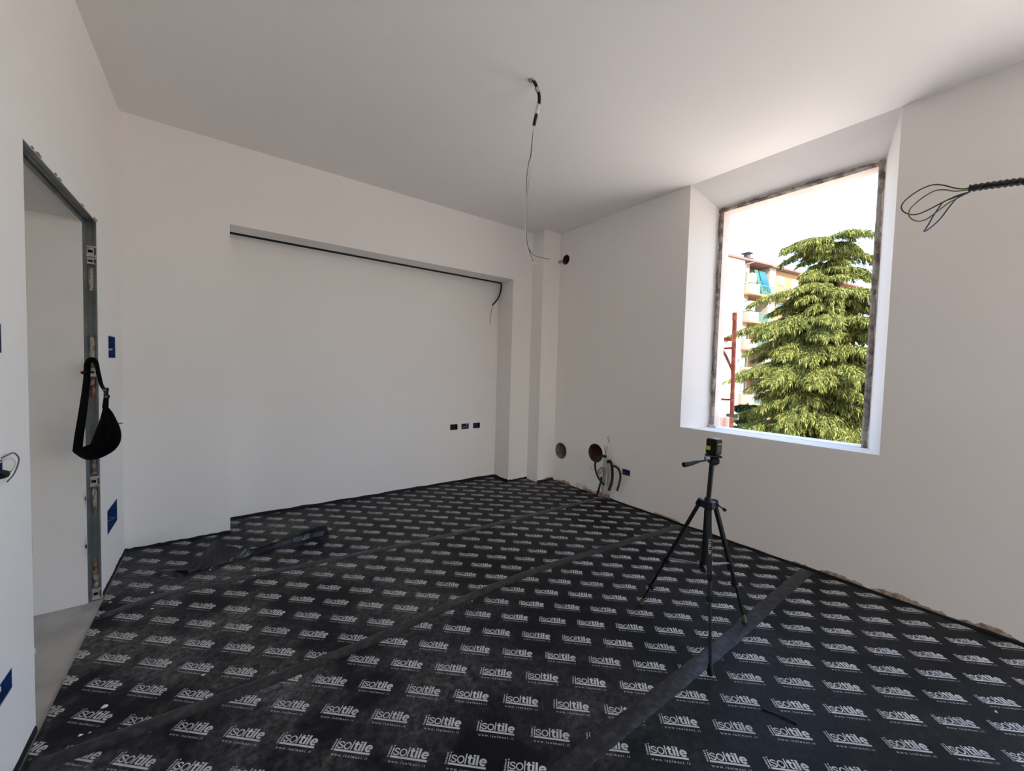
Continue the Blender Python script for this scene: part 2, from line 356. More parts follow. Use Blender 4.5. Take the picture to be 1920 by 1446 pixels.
# doorway 1: galvanised counter-frame
d1 = empty('door_1', (XL, DY1, 0)); struct(d1, 'doorway stripped to a galvanised steel frame')
jam = MB().box(CX, XL-.002, DY1-.004, DY1, 0, DZ-.004).box(CX, CX+.014, DY1-.024, DY1-.004, 0, DZ-.004).box(XL-.010, XL-.002, DY1-.012, DY1-.004, 0, DZ-.004)
under(jam.build('jamb', STEEL), d1)
under(MB().box(CX, XL-.002, DY0, DY0+.004, 0, DZ-.004).build('jamb', STEEL), d1)
lin = MB().box(CX, XL-.002, DY0+.004, DY1-.004, DZ-.004, DZ).box(CX, CX+.012, DY0+.004, DY1-.026, DZ-.02, DZ-.004).box(XL-.030, XL-.022, DY0+.004, DY1-.026, DZ-.010, DZ-.004)
under(lin.build('lintel_channel', STEEL), d1)
def jz(py): return ony(170, py, DY1).z
def jpatch(ya, yb, name, mt, t=.008, x0=CX+.016, x1=XL-.012, seed=0, lab=None):
    rr = np.random.default_rng(seed); z0, z1 = jz(yb), jz(ya); n = 9; rings = []
    for k in range(n+1):
        z = z0+(z1-z0)*k/n; w = .0045*(rr.random()-.5); tt = t*(.4+.8*rr.random())
        rings.append([(x0+w, DY1-.004, z), (x0+w+.006, DY1-.004-tt, z), ((x0+x1)/2, DY1-.004-t*(.5+rr.random()), z), (x1-w-.006, DY1-.004-tt, z), (x1-w, DY1-.004, z)])
    o = under(MB().loft(rings).build(name, mt), d1)
    if lab: o['label'] = lab
PATCH = mat('mortar_patch', (0.36, 0.33, 0.28), .95, noise=(30, (0.17, 0.12, 0.09), .45, .62))
jpatch(503, 545, 'mortar_patch', PATCH, seed=1); jpatch(630, 672, 'mortar_patch', PATCH, seed=2)
jpatch(710, 745, 'mortar_patch', RUST, seed=3); jpatch(862, 888, 'mortar_patch', PATCH, seed=4)
jpatch(914, 965, 'mortar_patch', PATCH, seed=5); jpatch(1050, 1076, 'rusty_plate', RUST, .003, CX+.018, XL-.02, seed=6, lab='rust brown plate low on the jamb')
jpatch(1078, 1100, 'mortar_patch', PATCH, .012, seed=7)
for ya, yb in ((462, 482), (484, 496), (690, 706), (893, 912), (1104, 1124)):
    z0, z1 = jz(yb), jz(ya); zc, h = (z0+z1)/2, (z1-z0)/2; xc = (CX+XL)/2+.002
    b = MB().box(xc-.018, xc+.018, DY1-.012, DY1-.004, zc-h*.7, zc+h*.7)
    b.box(xc-.026, xc+.022, DY1-.020, DY1-.004, zc+h*.7, zc+h).box(xc-.026, xc+.022, DY1-.020, DY1-.004, zc-h, zc-h*.7)
    b.box(xc-.009, xc+.009, DY1-.016, DY1-.012, zc-h*.25, zc+h*.25, m=1)
    under(b.build('anchor_clip', [CLIP, BLACKP]), d1)
def flakes(edge_pts, out, size, seed, name='plaster_flake'):
    rr = np.random.default_rng(seed); m = MB()
    for p, u, v in edge_pts:
        p, u, v = Vector(p), Vector(u), Vector(v)
        L = size*(.6+rr.random()); w = size*.35*(.5+rr.random()); nn = u.cross(v)
        a = [p-u*L, p-u*L*.2+v*w, p+u*L*.7+v*w*.6, p+u*L, p+u*L*.2-v*w*.3]
        m.hexa([q-nn*.0005 for q in a], [q+nn*.002 for q in a])
    return m
ed = [((XL+.001, DY0+t*(DY1-DY0), DZ+.003), (0, 1, 0), (0, 0, 1)) for t in (.08, .14, .33, .38, .72, .95, .985)]
under(flakes(ed, None, .022, 3).build('plaster_flake', STEEL), d1)
ed = [((CX-.001, 3.1995, z), (0, 0, 1), (-1, 0, 0)) for z in (.92, .86, .62, .58, .35, .30)]
under(flakes(ed, None, .03, 4).build('plaster_flake', CHIP), d1)
ed = [((XL+.001, DY0+.002, z), (0, 0, 1), (0, 1, 0)) for z in (1.33, 1.30, .72, .69, .30)]
under(flakes(ed, None, .02, 5).build('plaster_flake', CHIP), d1)

# crumbled plaster foot on the right wall and the corner
def crumble(p0, p1, hmax, ndir, seed, n=110, base=.0):
    rr = np.random.default_rng(seed); p0, p1, nd = Vector(p0), Vector(p1), Vector(ndir); m = MB(); rings = []; h = .5
    for k in range(n+1):
        h = min(1, max(.25, h+.28*(rr.random()-.5))); e = min(1, 6*min(k/n, 1-k/n)+.1)
        c = p0.lerp(p1, k/n); hh = hmax*(h*.85+.15*rr.random())*e; t = .001+.002*rr.random()
        rings.append([c, c+nd*(t+.003), c+nd*t+Vector((0, 0, hh*.6)), c+nd*.001+Vector((0, 0, hh)), c+Vector((0, 0, hh))])
    return m.loft(rings)
for a, b, h, sd in (((XR, 3.66, 0), (XR, 3.40, 0), .045, 1), ((XR, 3.30, 0), (XR, 2.70, 0), .060, 2), ((XR, 2.28, 0), (XR, 1.95, 0), .030, 3), ((XR, 1.10, 0), (XR, .62, 0), .042, 4), ((XR, .66, 0), (XR, -.02, 0), .048, 5)):
    o = crumble(a, b, h, (-1, 0, 0), sd).build('crumbled_plaster', CRUMBLE, wr)
crumble((PX, PY, 0), (XR, PY, 0), .05, (0, -1, 0), 6, 24).build('crumbled_plaster', CRUMBLE, bpy.data.objects['wall_pilaster'])
crumble((N2, YB, 0), (PX, YB, 0), .035, (0, -1, 0), 7, 24).build('crumbled_plaster', CRUMBLE, wb)

# ------------------------------------------------------------------ underlay sheets with printed lettering
def ribbon(m, pts, w, closed=False, z=0.0):
    pts = [Vector((p[0], p[1])) for p in pts]; n = len(pts); L = []; Rr = []
    for k in range(n):
        a = pts[k-1] if (k or closed) else pts[k]; b = pts[(k+1) % n] if (k < n-1 or closed) else pts[k]
        if k == 0 and not closed: t = (pts[1]-pts[0]).normalized(); s = 1
        elif k == n-1 and not closed: t = (pts[-1]-pts[-2]).normalized(); s = 1
        else:
            t1 = (pts[k]-a).normalized(); t2 = (b-pts[k]).normalized(); t = (t1+t2)
            t = t.normalized() if t.length > 1e-6 else t1; s = min(2.0, 1/max(.35, t.dot(t1)))
        nn = Vector((-t.y, t.x))*(w/2*s); L.append(pts[k]+nn); Rr.append(pts[k]-nn)
    for k in range(n if closed else n-1):
        j = (k+1) % n; m.append([L[k], Rr[k], Rr[j], L[j]])
def arc(cx, cy, rx, ry, a0, a1, n): return [(cx+rx*math.cos(math.radians(a0+(a1-a0)*k/n)), cy+ry*math.sin(math.radians(a0+(a1-a0)*k/n))) for k in range(n+1)]
def rect(x0, x1, y0, y1): return [Vector((x0, y0)), Vector((x1, y0)), Vector((x1, y1)), Vector((x0, y1))]
# unit stroke font for the small lines (x-height 1, ascender 1.5)
SF = {'w': ([[(0, 1), (.35, 0), (.7, .9), (1.05, 0), (1.4, 1)]], 1.4), '.': ([[(.1, 0), (.1, .2)]], .2), 'i': ([[(.1, 0), (.1, 1)], [(.1, 1.25), (.1, 1.45)]], .2),
      's': ([[(.7, .85), (.4, 1), (.08, .8), (.35, .5), (.68, .25), (.4, 0), (.05, .15)]], .75), 'o': ([arc(.42, .5, .4, .47, 0, 360, 8)], .85), 'l': ([[(.1, 0), (.1, 1.5)]], .2),
      'm': ([[(.1, 0), (.1, 1)], [(.1, .8), (.35, .97), (.6, .8), (.6, 0)], [(.6, .8), (.85, .97), (1.1, .8), (1.1, 0)]], 1.2), 'n': ([[(.1, 0), (.1, 1)], [(.1, .8), (.4, .97), (.65, .75), (.65, 0)]], .75),
      'a': ([[(.65, 0), (.65, 1)], arc(.38, .48, .30, .45, 20, 340, 7)], .75), 't': ([[(.2, 1.35), (.2, .15), (.45, .02)], [(0, .97), (.45, .97)]], .5),
      'M': ([[(.1, 0), (.1, 1.5), (.6, .5), (1.1, 1.5), (1.1, 0)]], 1.2), 'E': ([[(.8, 1.5), (.1, 1.5), (.1, 0), (.8, 0)], [(.1, .75), (.7, .75)]], .8), 'T': ([[(0, 1.5), (.9, 1.5)], [(.45, 1.5), (.45, 0)]], .9),
      'R': ([[(.1, 0), (.1, 1.5), (.6, 1.45), (.75, 1.15), (.6, .8), (.1, .75)], [(.45, .75), (.8, 0)]], .8), 'I': ([[(.1, 0), (.1, 1.5)]], .2), 'C': ([arc(.6, .75, .5, .72, 45, 315, 7)], 1.0), 'A': ([[(0, 0), (.5, 1.5), (1, 0)], [(.2, .5), (.8, .5)]], 1.0)}
def stroke_text(txt, w, x0, y0, xh, width, rot=False):
    tot = sum(SF[c][1] for c in txt); gap = (width/xh-tot)/(len(txt)-1); out = []; x = 0
    for c in txt:
        for st in SF[c][0]:
            pts = [((x+px)*xh, py*xh) for px, py in st]
            pts = [(x0-py, y0+px) for px, py in pts] if rot else [(x0+px, y0+py) for px, py in pts]
            ribbon(out, pts, w)
        x += SF[c][1]+gap
    return out
def logo_polys():
    m = []; B = .0100; X = .0275; A = .0365; lw = .0042; bw = .0080
    m.append(rect(0, .1365, 0, .0072))                                  # underline
    m += [rect(.0002, .0044, B, B+X), rect(.0002, .0044, B+.0315, B+A)]   # i
    ribbon(m, [(.0262, B+.0205), (.0225, B+.0245), (.0165, B+.0255), (.0105, B+.0232), (.0092, B+.0195), (.0115, B+.0160), (.0185, B+.0135), (.0250, B+.0105), (.0265, B+.0070), (.0235, B+.0030), (.0170, B+.0014), (.0105, B+.0030), (.0078, B+.0075)], lw)
    ribbon(m, arc(.0425, B+.0135, .0112, .0122, 0, 360, 16)[:-1], lw, True)                                    # o
    m.append(rect(.0582, .0624, B, B+A))                                 # l
    m += [rect(.0702, .0782, B+.003, B+.034), rect(.0662, .0702, B+.0212, B+X), rect(.0782, .0832, B+.0212, B+X), rect(.0742, .0835, B, B+.0062)]   # t
    m += [rect(.0862, .0942, B, B+X), rect(.0862, .0942, B+.0305, B+A), rect(.0980, .1060, B, B+A)]            # i l
    ribbon(m, arc(.1235, B+.0135, .0098, .0105, 0, 318, 14), .0076)         # e
    m.append(rect(.1135, .1345, B+.0112, B+.0162))
    m += stroke_text('www.isolmant.it', .0014, .0005, -.0180, .0062, .135)
    m += stroke_text('isolmant', .0016, -.0050, .0005, .0052, .043, True)
    return m
LOGO = logo_polys()
LV = []; LF = []
for p in LOGO:
    LF.append([len(LV)+k for k in range(len(p))]); LV += [(q.x, q.y) for q in p]
LV = np.array(LV)
LANG = math.radians(-43.0); ct, st_ = math.cos(LANG), math.sin(LANG)
LVW = LV@np.array([[ct, st_], [-st_, ct]])
LA, LB = np.array([.1573, -.1413]), np.array([.0012, .1870])

SHEETS = [((XL+.012, XR-.004, YF+.02, .930), (1.2671, .7937), 'black printed underlay sheet nearest the viewer, running under the front of the tripod'),
          ((XL+.012, XR-.004, .930, 1.975), (.0149, 1.7539), 'black printed underlay sheet between the two nearer tape joints, dusty at its left'),
          ((XL+.012, XR-.004, 1.975, 2.935), (.0160, 2.3150), 'black printed underlay sheet between the two farther tape joints in mid room'),
          ((XL+.012, XR-.004, 2.935, YB-.006), (.0170, 3.0640), 'black printed underlay sheet running along the foot of the back wall'),
          ((N1+.004, N2-.004, YB-.006, YN-.004), (.0170, 3.0640), 'narrow black printed underlay sheet filling the niche floor')]
for (x0, x1, y0, y1), o0, lab in SHEETS:
    t = MB()
    if YB > y1 > PY:
        pts = [(x0, y0), (x1, y0), (x1, PY-.006), (PX-.006, PY-.006), (PX-.006, y1), (x0, y1)]
    else: pts = [(x0, y0), (x1, y0), (x1, y1), (x0, y1)]
    t.hexa([(a, b, -MAT_T) for a, b in pts], [(a, b, 0) for a, b in pts])
    sh = tag(t.build('underlay_sheet', MEMB), lab, 'floor underlay', 'printed underlay sheets')
    o0 = np.array(o0); vs = []; fs = []
    for i in range(-30, 40):
        for j in range(-40, 60):
            q = o0+i*LA+j*LB
            if q[0] < x0-.15 or q[0] > x1+.02 or q[1] < max(y0, -.6)-.05 or q[1] > y1+.13: continue
            w = q+LVW
            lo, hi = w.min(0), w.max(0)
            if hi[0] < x0 or lo[0] > x1 or hi[1] < y0 or lo[1] > y1: continue
            b = len(vs); vs += [(a, c, .0006) for a, c in w]; fs += [[b+k for k in f] for f in LF]
    me = bpy.data.meshes.new('printed_lettering'); me.from_pydata(vs, [], fs); me.materials.append(LETTER)
    bm = bmesh.new(); bm.from_mesh(me)
    planes = [((x0+.001, 0, 0), (-1, 0, 0)), ((x1-.03, 0, 0), (1, 0, 0)), ((0, y0, 0), (0, -1, 0)), ((0, y1-.002, 0), (0, 1, 0))]
    for co, no in planes:
        bmesh.ops.bisect_plane(bm, geom=bm.verts[:]+bm.edges[:]+bm.faces[:], dist=1e-6, plane_co=co, plane_no=no, clear_outer=True)
    if YB > y1 > PY:
        def inside(c): return not (c.x > PX-.01 and c.y > PY-.01)
        bmesh.ops.delete(bm, geom=[f for f in bm.faces if not inside(f.calc_center_median())], context='FACES')
    for f in bm.faces:
        if f.normal.z < 0: f.normal_flip()
    bm.to_mesh(me); bm.free()
    lo = bpy.data.objects.new('printed_lettering', me); C.objects.link(lo); lo.parent = sh
    lo['label'] = 'rows of light grey printed lettering'; lo['kind'] = 'stuff'

# joint tapes
def tape(pxs, w, seed, lab, x_end=None):
    rr = np.random.default_rng(seed); pts = smooth_path(([Vector((XL+.02, x_end, 0))] if x_end else [])+[onz(*p) for p in pxs], 12); rings = []
    for k, p in enumerate(pts):
        a = w/2*(1+.10*(rr.random()-.5)); b = w/2*(1+.10*(rr.random()-.5)); z = .0014
        rings.append([(p.x, p.y-a, .0007), (p.x, p.y-a+.003, z), (p.x+.004*rr.random(), p.y-a*.45, z+.0012*rr.random()), (p.x, p.y+.02*(rr.random()-.5), z+.0016*rr.random()), (p.x, p.y+b*.5, z+.001*rr.random()), (p.x, p.y+b-.003, z), (p.x, p.y+b, .0007)])
    return tag(MB().loft(rings).build('joint_tape', TAPE, smooth=True, sharp=60), lab, 'tape', 'joint tapes across the underlay')
tape([(1010, 1490), (1080, 1430), (1180, 1350), (1290, 1262), (1390, 1180), (1450, 1125), (1513, 1071)], .080, 1, 'shiny black joint tape running under the tripod, nearest of the three tapes')
tape([(470, 1290), (700, 1200), (880, 1120), (1000, 1072), (1130, 1030), (1278, 986)], .074, 2, 'middle joint tape crossing the dusty sheet behind the tripod', 1.985)
tape([(186, 1158), (300, 1118), (420, 1092), (640, 1046), (860, 1000), (1000, 965), (1118, 936)], .066, 3, 'farthest joint tape, ending at the pipe bundle by the right wall')

# edge strips
def edge(name_lab, a, b, h=.016, t=.006, nd=(0, -1, 0)):
    a, b, nd = Vector(a), Vector(b), Vector(nd); n = 24; rings = []
    for k in range(n+1):
        c = a.lerp(b, k/n); hh = h*(.75+.5*random.random())
        rings.append([c, c+nd*t, c+nd*t*.8+Vector((0, 0, hh*.8)), c+nd*t*.1+Vector((0, 0, hh)), c+Vector((0, 0, hh))])
    return tag(MB().loft(rings).build('edge_strip', EDGE), name_lab, 'edge strip', 'black edge strips along the walls')
edge('black edge strip at the foot of the back wall left of the niche', (XL+.002, YB-.0005, .0008), (N1, YB-.0005, .0008))
edge('black edge strip along the back of the niche', (N1+.004, YN-.0005, .0008), (N2-.004, YN-.0005, .0008), .024)
edge('black edge strip on the right cheek of the niche', (N2-.0005, YN-.01, .0008), (N2-.0005, YB, .0008), .022, nd=(-1, 0, 0))
edge('black edge strip between the niche and the corner pilaster', (N2, YB-.0005, .0008), (PX-.005, YB-.0005, .0008), .020)
edge('black edge strip round the front of the corner pilaster', (PX, PY-.0005, .0008), (XR-.008, PY-.0005, .0008), .022)
edge('black edge strip along the foot of the right wall under the window', (XR-.0085, 2.78, .0008), (XR-.0085, -.4, .0008), .014, nd=(-1, 0, 0))
edge('black edge strip on the left wall between doorway and corner', (XL+.0005, DY1+.01, .0008), (XL+.0005, YB-.008, .0008), .018, nd=(1, 0, 0))
edge('black edge strip on the left wall in front of the doorway', (XL+.0005, DY0-.01, .0008), (XL+.0005, .4, .0008), .018, nd=(1, 0, 0))

# ------------------------------------------------------------------ socket boxes
def wallbox(c0, c1, n, lab, mt, depth=.048, wires=(), group=None, cat='socket box'):
    """open box let into a wall: c0,c1 = opposite corners on the wall face, n = direction into the room"""
    c0, c1, n = Vector(c0), Vector(c1), Vector(n); up = Vector((0, 0, 1)); ax = n.cross(up).normalized()
    cc = (c0+c1)/2; hw = abs((c1-c0).dot(ax))/2-.001; hh = abs(c1.z-c0.z)/2-.001
    root = empty('socket_box', cc); t = .003
    def bx(m, x0, x1, z0, z1, d0, d1, mi=0):
        m.hexa([cc+ax*a+up*b-n*d1 for a, b in ((x0, z0), (x1, z0), (x1, z1), (x0, z1))], [cc+ax*a+up*b-n*d0 for a, b in ((x0, z0), (x1, z0), (x1, z1), (x0, z1))], mi)
    m = MB(); bx(m, -hw, hw, -hh, hh, depth-t, depth)
    bx(m, -hw, -hw+t, -hh, hh, .001, depth-t); bx(m, hw-t, hw, -hh, hh, .001, depth-t)
    bx(m, -hw+t, hw-t, -hh, -hh+t, .001, depth-t); bx(m, -hw+t, hw-t, hh-t, hh, .001, depth-t)
    under(m.build('box_body', mt), root)
    for a_, b_ in ((-hw+t, -hw+t+.008), (hw-t-.008, hw-t)):
        lug = MB(); bx(lug, a_, b_, -.006, .006, .006, .014); under(lug.build('screw_lug', mt), root)
    k = 0
    for wm, pts in wires:
        pp = smooth_path([cc+ax*a+up*b+n*d for a, b, d in pts], 8)
        under(MB().tube(pp, .0022, 6).build('wire', wm, smooth=True), root)
    return tag(root, lab, cat, group)
rw = lambda *p: list(p)
for (a, b), lab, mt, wires in zip(SOCK, ('leftmost of three wall boxes in the niche, dusty brown inside', 'middle one of three blue wall boxes in the niche, with white wires across', 'rightmost of three wall boxes in the niche, deep blue with broken plaster corner'),
                                  (BROWNBOX, NAVY, NAVY),
                                  ([(BROWNW, rw((-.03, -.02, -.04), (-.01, .0, -.01), (.02, .03, .0)))], [(WHITEP, rw((-.045, .028, -.03), (-.02, .0, .0), (-.03, -.03, -.02))), (WHITEP, rw((-.02, -.005, -.02), (.01, -.01, 0), (.045, -.012, -.01)))], [(GREYW, rw((.02, .02, -.03), (.03, .0, -.01), (.02, -.02, -.03)))])):
    wallbox((a, YN, .649), (b, YN, .717), (0, -1, 0), lab, mt, wires=wires, group='flush boxes in the niche wall')
LB_LAB = ['blue junction box high on the left wall between doorway and corner', 'large blue junction box low on the left wall beside the doorway', 'dark wall box at the left picture edge at eye height', 'wall box with loose wires and hanging connector at the left picture edge', 'dark blue wall box low on the left wall at the picture edge']
LB_W = [[(WHITEP, rw((-.06, -.01, -.03), (-.09, -.012, -.012), (-.07, -.02, -.03)))], [(COPPER, rw((-.10, -.06, -.04), (-.12, -.05, -.01), (-.08, -.03, -.03)))], [], [(GREYW, rw((-.02, .01, -.03), (-.045, .040, .01), (-.080, .040, .015), (-.098, .015, .02), (-.080, -.025, .015), (-.04, -.045, .01))), (WHITEP, rw((-.03, .0, -.03), (-.055, .028, .012), (-.068, .0, .02), (-.04, -.03, .005)))], [(WHITEP, rw((-.02, .02, -.03), (.02, .01, -.004), (.04, -.02, -.02)))]]
for b, lab, mt, w in zip(BOXL, LB_LAB, (BLUE, BLUE, NAVY, NAVY, BLUE), LB_W):
    r_ = wallbox((XL, b[0], b[2]), (XL, b[1], b[3]), (1, 0, 0), lab, mt, wires=w, cat='wall box')
    if 'connector' in lab:
        a = onx(0, 893, XL+.02); e = onx(13, 886, XL+.02)
        under(MB().tube([a, a.lerp(e, .5), e], [.010, .014, .006], 8).build('connector', BLACKP), r_)
        under(MB().tube([e, onx(20, 884, XL+.02)], .0022, 6).build('wire', GREYW), r_)
rb = wallbox((XR, 2.541, .311), (XR, 2.641, .374), (-1, 0, 0), 'small blue wall box low on the right wall beside the pipes', NAVY, wires=[(WHITEP, rw((.03, -.01, -.02), (.07, .0, .02), (.05, -.02, .01)))], cat='wall box')

# ------------------------------------------------------------------ ceiling conduit with hanging wires
o = onz(996, 150, ZC); YC = o.y
root = empty('ceiling_conduit', o)
pts = [o+Vector((0, 0, .03)), ony(1000, 150, YC-.004), ony(1006, 162, YC), ony(1011, 180, YC), ony(1010, 199, YC), ony(1005, 218, YC), ony(1001, 235, YC)]
pp, rr_ = corrugated(pts, .0105, .005)
under(MB().tube(pp, rr_, 10).build('conduit', CONDUIT, smooth=False), root)
tp = smooth_path([ony(1009.6, 197, YC), ony(1008, 206, YC), ony(1005.5, 215, YC)], 6)
w_ = under(MB().tube(tp, .0125, 10).build('tape_wrap', WHITEP, smooth=True), root); w_['label'] = 'white tape wrapped round the conduit'
tp = smooth_path([ony(1005, 164, YC), ony(1008, 169, YC), ony(1009.5, 173, YC)], 4)
under(MB().tube(tp, .0118, 10).build('tape_wrap', PIPEW, smooth=True), root)
rg = []
for k in range(13):
    a = k/12*math.pi*2; rg.append(o+Vector((.014*math.cos(a), .014*math.sin(a), -.002)))
under(MB().tube(rg, .004, 6, cap=False).build('plaster_rim', CRUMBLE), root)
for wm, dx, px_ in ((GREYW, 0, [(1001, 234), (998, 262), (995, 290), (991.5, 305), (988, 330), (986.5, 370), (986, 410), (986.5, 440), (990, 463), (1000, 478), (1015, 483), (1030, 486)]),
                    (GREYW, .006, [(1001, 234), (997.5, 270), (995, 300), (991, 340), (987.5, 380), (986.8, 430), (988.5, 455), (994, 476), (1000, 490)]),
                    (WHITEP, -.005, [(1001, 234), (998, 280), (992.5, 320), (987, 372), (985.6, 420), (986, 450), (992, 478), (997.5, 490), (1006.5, 496)])):
    pp = smooth_path([ony(a, b, YC+dx) for a, b in px_], 6); under(MB().tube(pp, .0024, 6).build('wire', wm, smooth=True), root)
tag(root, 'black corrugated conduit with long wires dangling from mid ceiling', 'conduit')

# niche conduit
root = empty('niche_conduit', ony(939, 532, 4.19))
pp, rr_ = corrugated([Vector((ony(936, 533, 4.19).x, 4.19, NZ+.02)), ony(939.5, 533, 4.18), ony(939.5, 541, 4.17), ony(936, 555, 4.16), ony(930, 565, 4.15), ony(923.5, 572, 4.14)], .0105, .006)
under(MB().tube(pp, rr_, 8).build('conduit', CONDUIT), root)
pp = smooth_path([ony(923.5, 572, 4.14), ony(921.5, 583, 4.14), ony(919, 597, 4.14), ony(919.5, 608, 4.14)], 6)
under(MB().tube(pp, .004, 6).build('wire', COPPER, smooth=True), root)
tag(root, 'short black conduit with a thin wire hanging in the top right of the niche', 'conduit')

# right wall conduit with looped wires
root = empty('wall_conduit', (XR, -.22, 2.42))
XA = 2.92
A0 = onx(1814, 354, XA)
pp, rr_ = corrugated([Vector((XR-.001, -.24, 2.36)), Vector((XR-.2, -.16, 2.36)), onx(1985, 335, XA+.03), onx(1920, 340, XA), onx(1870, 346, XA), A0], .0190, .0190, 14, .30)
under(MB().tube(pp, rr_, 14).build('conduit', CONDUIT), root)
def cz(X, Y): return onx(1660+X/7.23, 280+Y/7.23, XA)
for wm, ps in ((BROWNW, [(1150, 520), (1050, 528), (930, 520), (780, 492), (640, 492), (480, 540), (340, 620), (250, 710), (222, 790), (250, 850), (330, 880), (430, 872), (560, 830), (700, 770), (850, 690), (980, 620), (1130, 570)]),
               (GREENW, [(1150, 545), (1050, 550), (930, 562), (800, 555), (680, 570), (540, 630), (420, 710), (340, 800), (322, 890), (360, 950), (440, 972), (540, 945), (640, 890), (760, 810), (880, 720), (960, 665), (1130, 575)]),
               (BLUEW, [(1150, 575), (1050, 600), (920, 655), (800, 715), (740, 785), (650, 900), (580, 1010), (535, 1090), (530, 1115), (560, 1108), (660, 1020), (760, 910), (860, 790), (980, 670), (1140, 585)])):
    pp = smooth_path([cz(a, b)+Vector((.012*math.sin(k*1.3), 0, 0)) for k, (a, b) in enumerate(ps)], 6)
    under(MB().tube(pp, .0031, 7).build('wire', wm, smooth=True), root)
tag(root, 'thick black corrugated conduit with looped brown, green and blue wires right of the window', 'conduit')

# hook wire in the top hole
root = empty('hole_wire', onx(1052, 490, XR))
pp = smooth_path([onx(1062, 488, XR+.06), onx(1057, 487, XR-.01), onx(1053, 491, XR-.03), onx(1049, 494, XR-.03), onx(1047.5, 491, XR-.03), onx(1050, 489, XR-.03), onx(1053, 490, XR-.03)], 6)
under(MB().tube(pp, .004, 6).build('wire', GREYW, smooth=True), root)
tag(root, 'curled grey wire poking out of the small round hole near the corner', 'wire')

# ------------------------------------------------------------------ pipe bundle by the right wall
def cb(X, Y, off): return onx(1080+X/10.33, 810+Y/10.33, XR-off)
root = empty('pipe_bundle', cb(560, 1280, .08))
for ps, r, mt in (([(500, 1240, .06), (520, 1050, .06), (545, 800, .055), (555, 600, .05), (552, 480, .05)], .017, PIPEW),
                  ([(600, 1230, .05), (640, 1000, .045), (650, 800, .04), (640, 640, .04), (632, 560, .04)], .019, PIPEW),
                  ([(560, 1240, .09), (575, 1050, .085), (590, 850, .08), (585, 700, .075)], .012, PIPEW)):
    under(MB().tube(smooth_path([cb(*p) for p in ps], 6), r, 10).build('insulated_pipe', mt, smooth=True, sharp=50), root)
for ps, r, mt, nm in (([(565, 480, .05), (570, 400, .05), (555, 330, .05), (560, 270, .05)], .004, COPPER, 'copper_pipe'), ([(570, 480, .05), (585, 380, .05), (600, 330, .05), (598, 275, .05)], .004, COPPER, 'copper_pipe'),
                      ([(635, 600, .04), (632, 400, .04), (632, 180, .04), (618, 90, .04)], .005, WHITEP, 'copper_pipe'),
                      ([(640, 200, .04), (628, 150, .04), (618, 90, .04)], .0062, COPPER, 'copper_pipe'),
                      ([(560, 700, .10), (500, 690, .10), (440, 730, .10), (430, 790, .10), (470, 800, .10), (520, 740, .10), (560, 730, .10)], .005, COPPER, 'coiled_wire'),
                      ([(480, 870, .10), (440, 800, .11), (470, 720, .11), (540, 700, .11), (580, 760, .10), (560, 840, .10)], .004, COPPER, 'coiled_wire'),
                      ([(540, 1060, .11), (580, 1060, .12), (600, 1110, .12), (570, 1120, .12), (545, 1080, .11)], .005, WHITEP, 'coiled_wire'),
                      ([(350, 725, .06), (310, 725, .06), (285, 700, .06), (300, 680, .06)], .0022, GREYW, 'coiled_wire'),
                      ([(720, 870, .05), (760, 790, .05), (830, 755, .03), (890, 760, .01)], .0025, WHITEP, 'coiled_wire'),
                      ([(520, 1260, .10), (570, 1220, .12), (630, 1220, .10), (640, 1260, .09)], .008, COPPER, 'pipe_elbow'),
                      ([(440, 1250, .09), (455, 1180, .09), (490, 1190, .10), (485, 1260, .10)], .009, CRUMBLE, 'pipe_elbow')):
    under(MB().tube(smooth_path([cb(*p) for p in ps], 6), r, 7).build(nm, mt, smooth=True), root)
for ps, r in (([(560, 472, .07), (500, 470, .09), (420, 520, .11), (370, 620, .12), (385, 760, .12), (430, 880, .12), (500, 980, .12), (550, 1030, .11)], .0125),
              ([(620, 570, .05), (660, 565, .06), (690, 640, .07), (705, 780, .08), (700, 920, .08), (670, 1050, .08), (640, 1130, .08)], .0155),
              ([(710, 665, .05), (760, 668, .06), (830, 730, .07), (860, 850, .08), (840, 990, .08), (795, 1140, .08)], .0125),
              ([(490, 880, .08), (480, 960, .08), (450, 1080, .08), (415, 1210, .08)], .012)):
    pp, rr_ = corrugated([cb(*p) for p in ps], r, .006, 8); under(MB().tube(pp, rr_, 8).build('corrugated_loop', CONDUIT), root)
for (a, b, off), r, h in (((558, 472, .05), .021, .012), ((635, 572, .04), .022, .014)):
    c = cb(a, b, off); under(MB().tube([c-Vector((0, 0, h)), c+Vector((0, 0, h))], r, 12).build('black_collar', BLACKP), root)
tag(root, 'bundle of pale pipes, copper ends and black corrugated loops rising at the right wall', 'pipes')
# small grey offcut by the wall
root = MB().obox(cb(90, 1030, .05)+Vector((0, 0, -.012)), (0, 1, .1), (1, 0, 0), (0, -.1, 1), .05, .03, .022, bev=.004).build('plaster_lump', CHIP)
root.location.z += .0
tag(root, 'grey lump of plaster on the floor left of the pipe bundle', 'rubble')

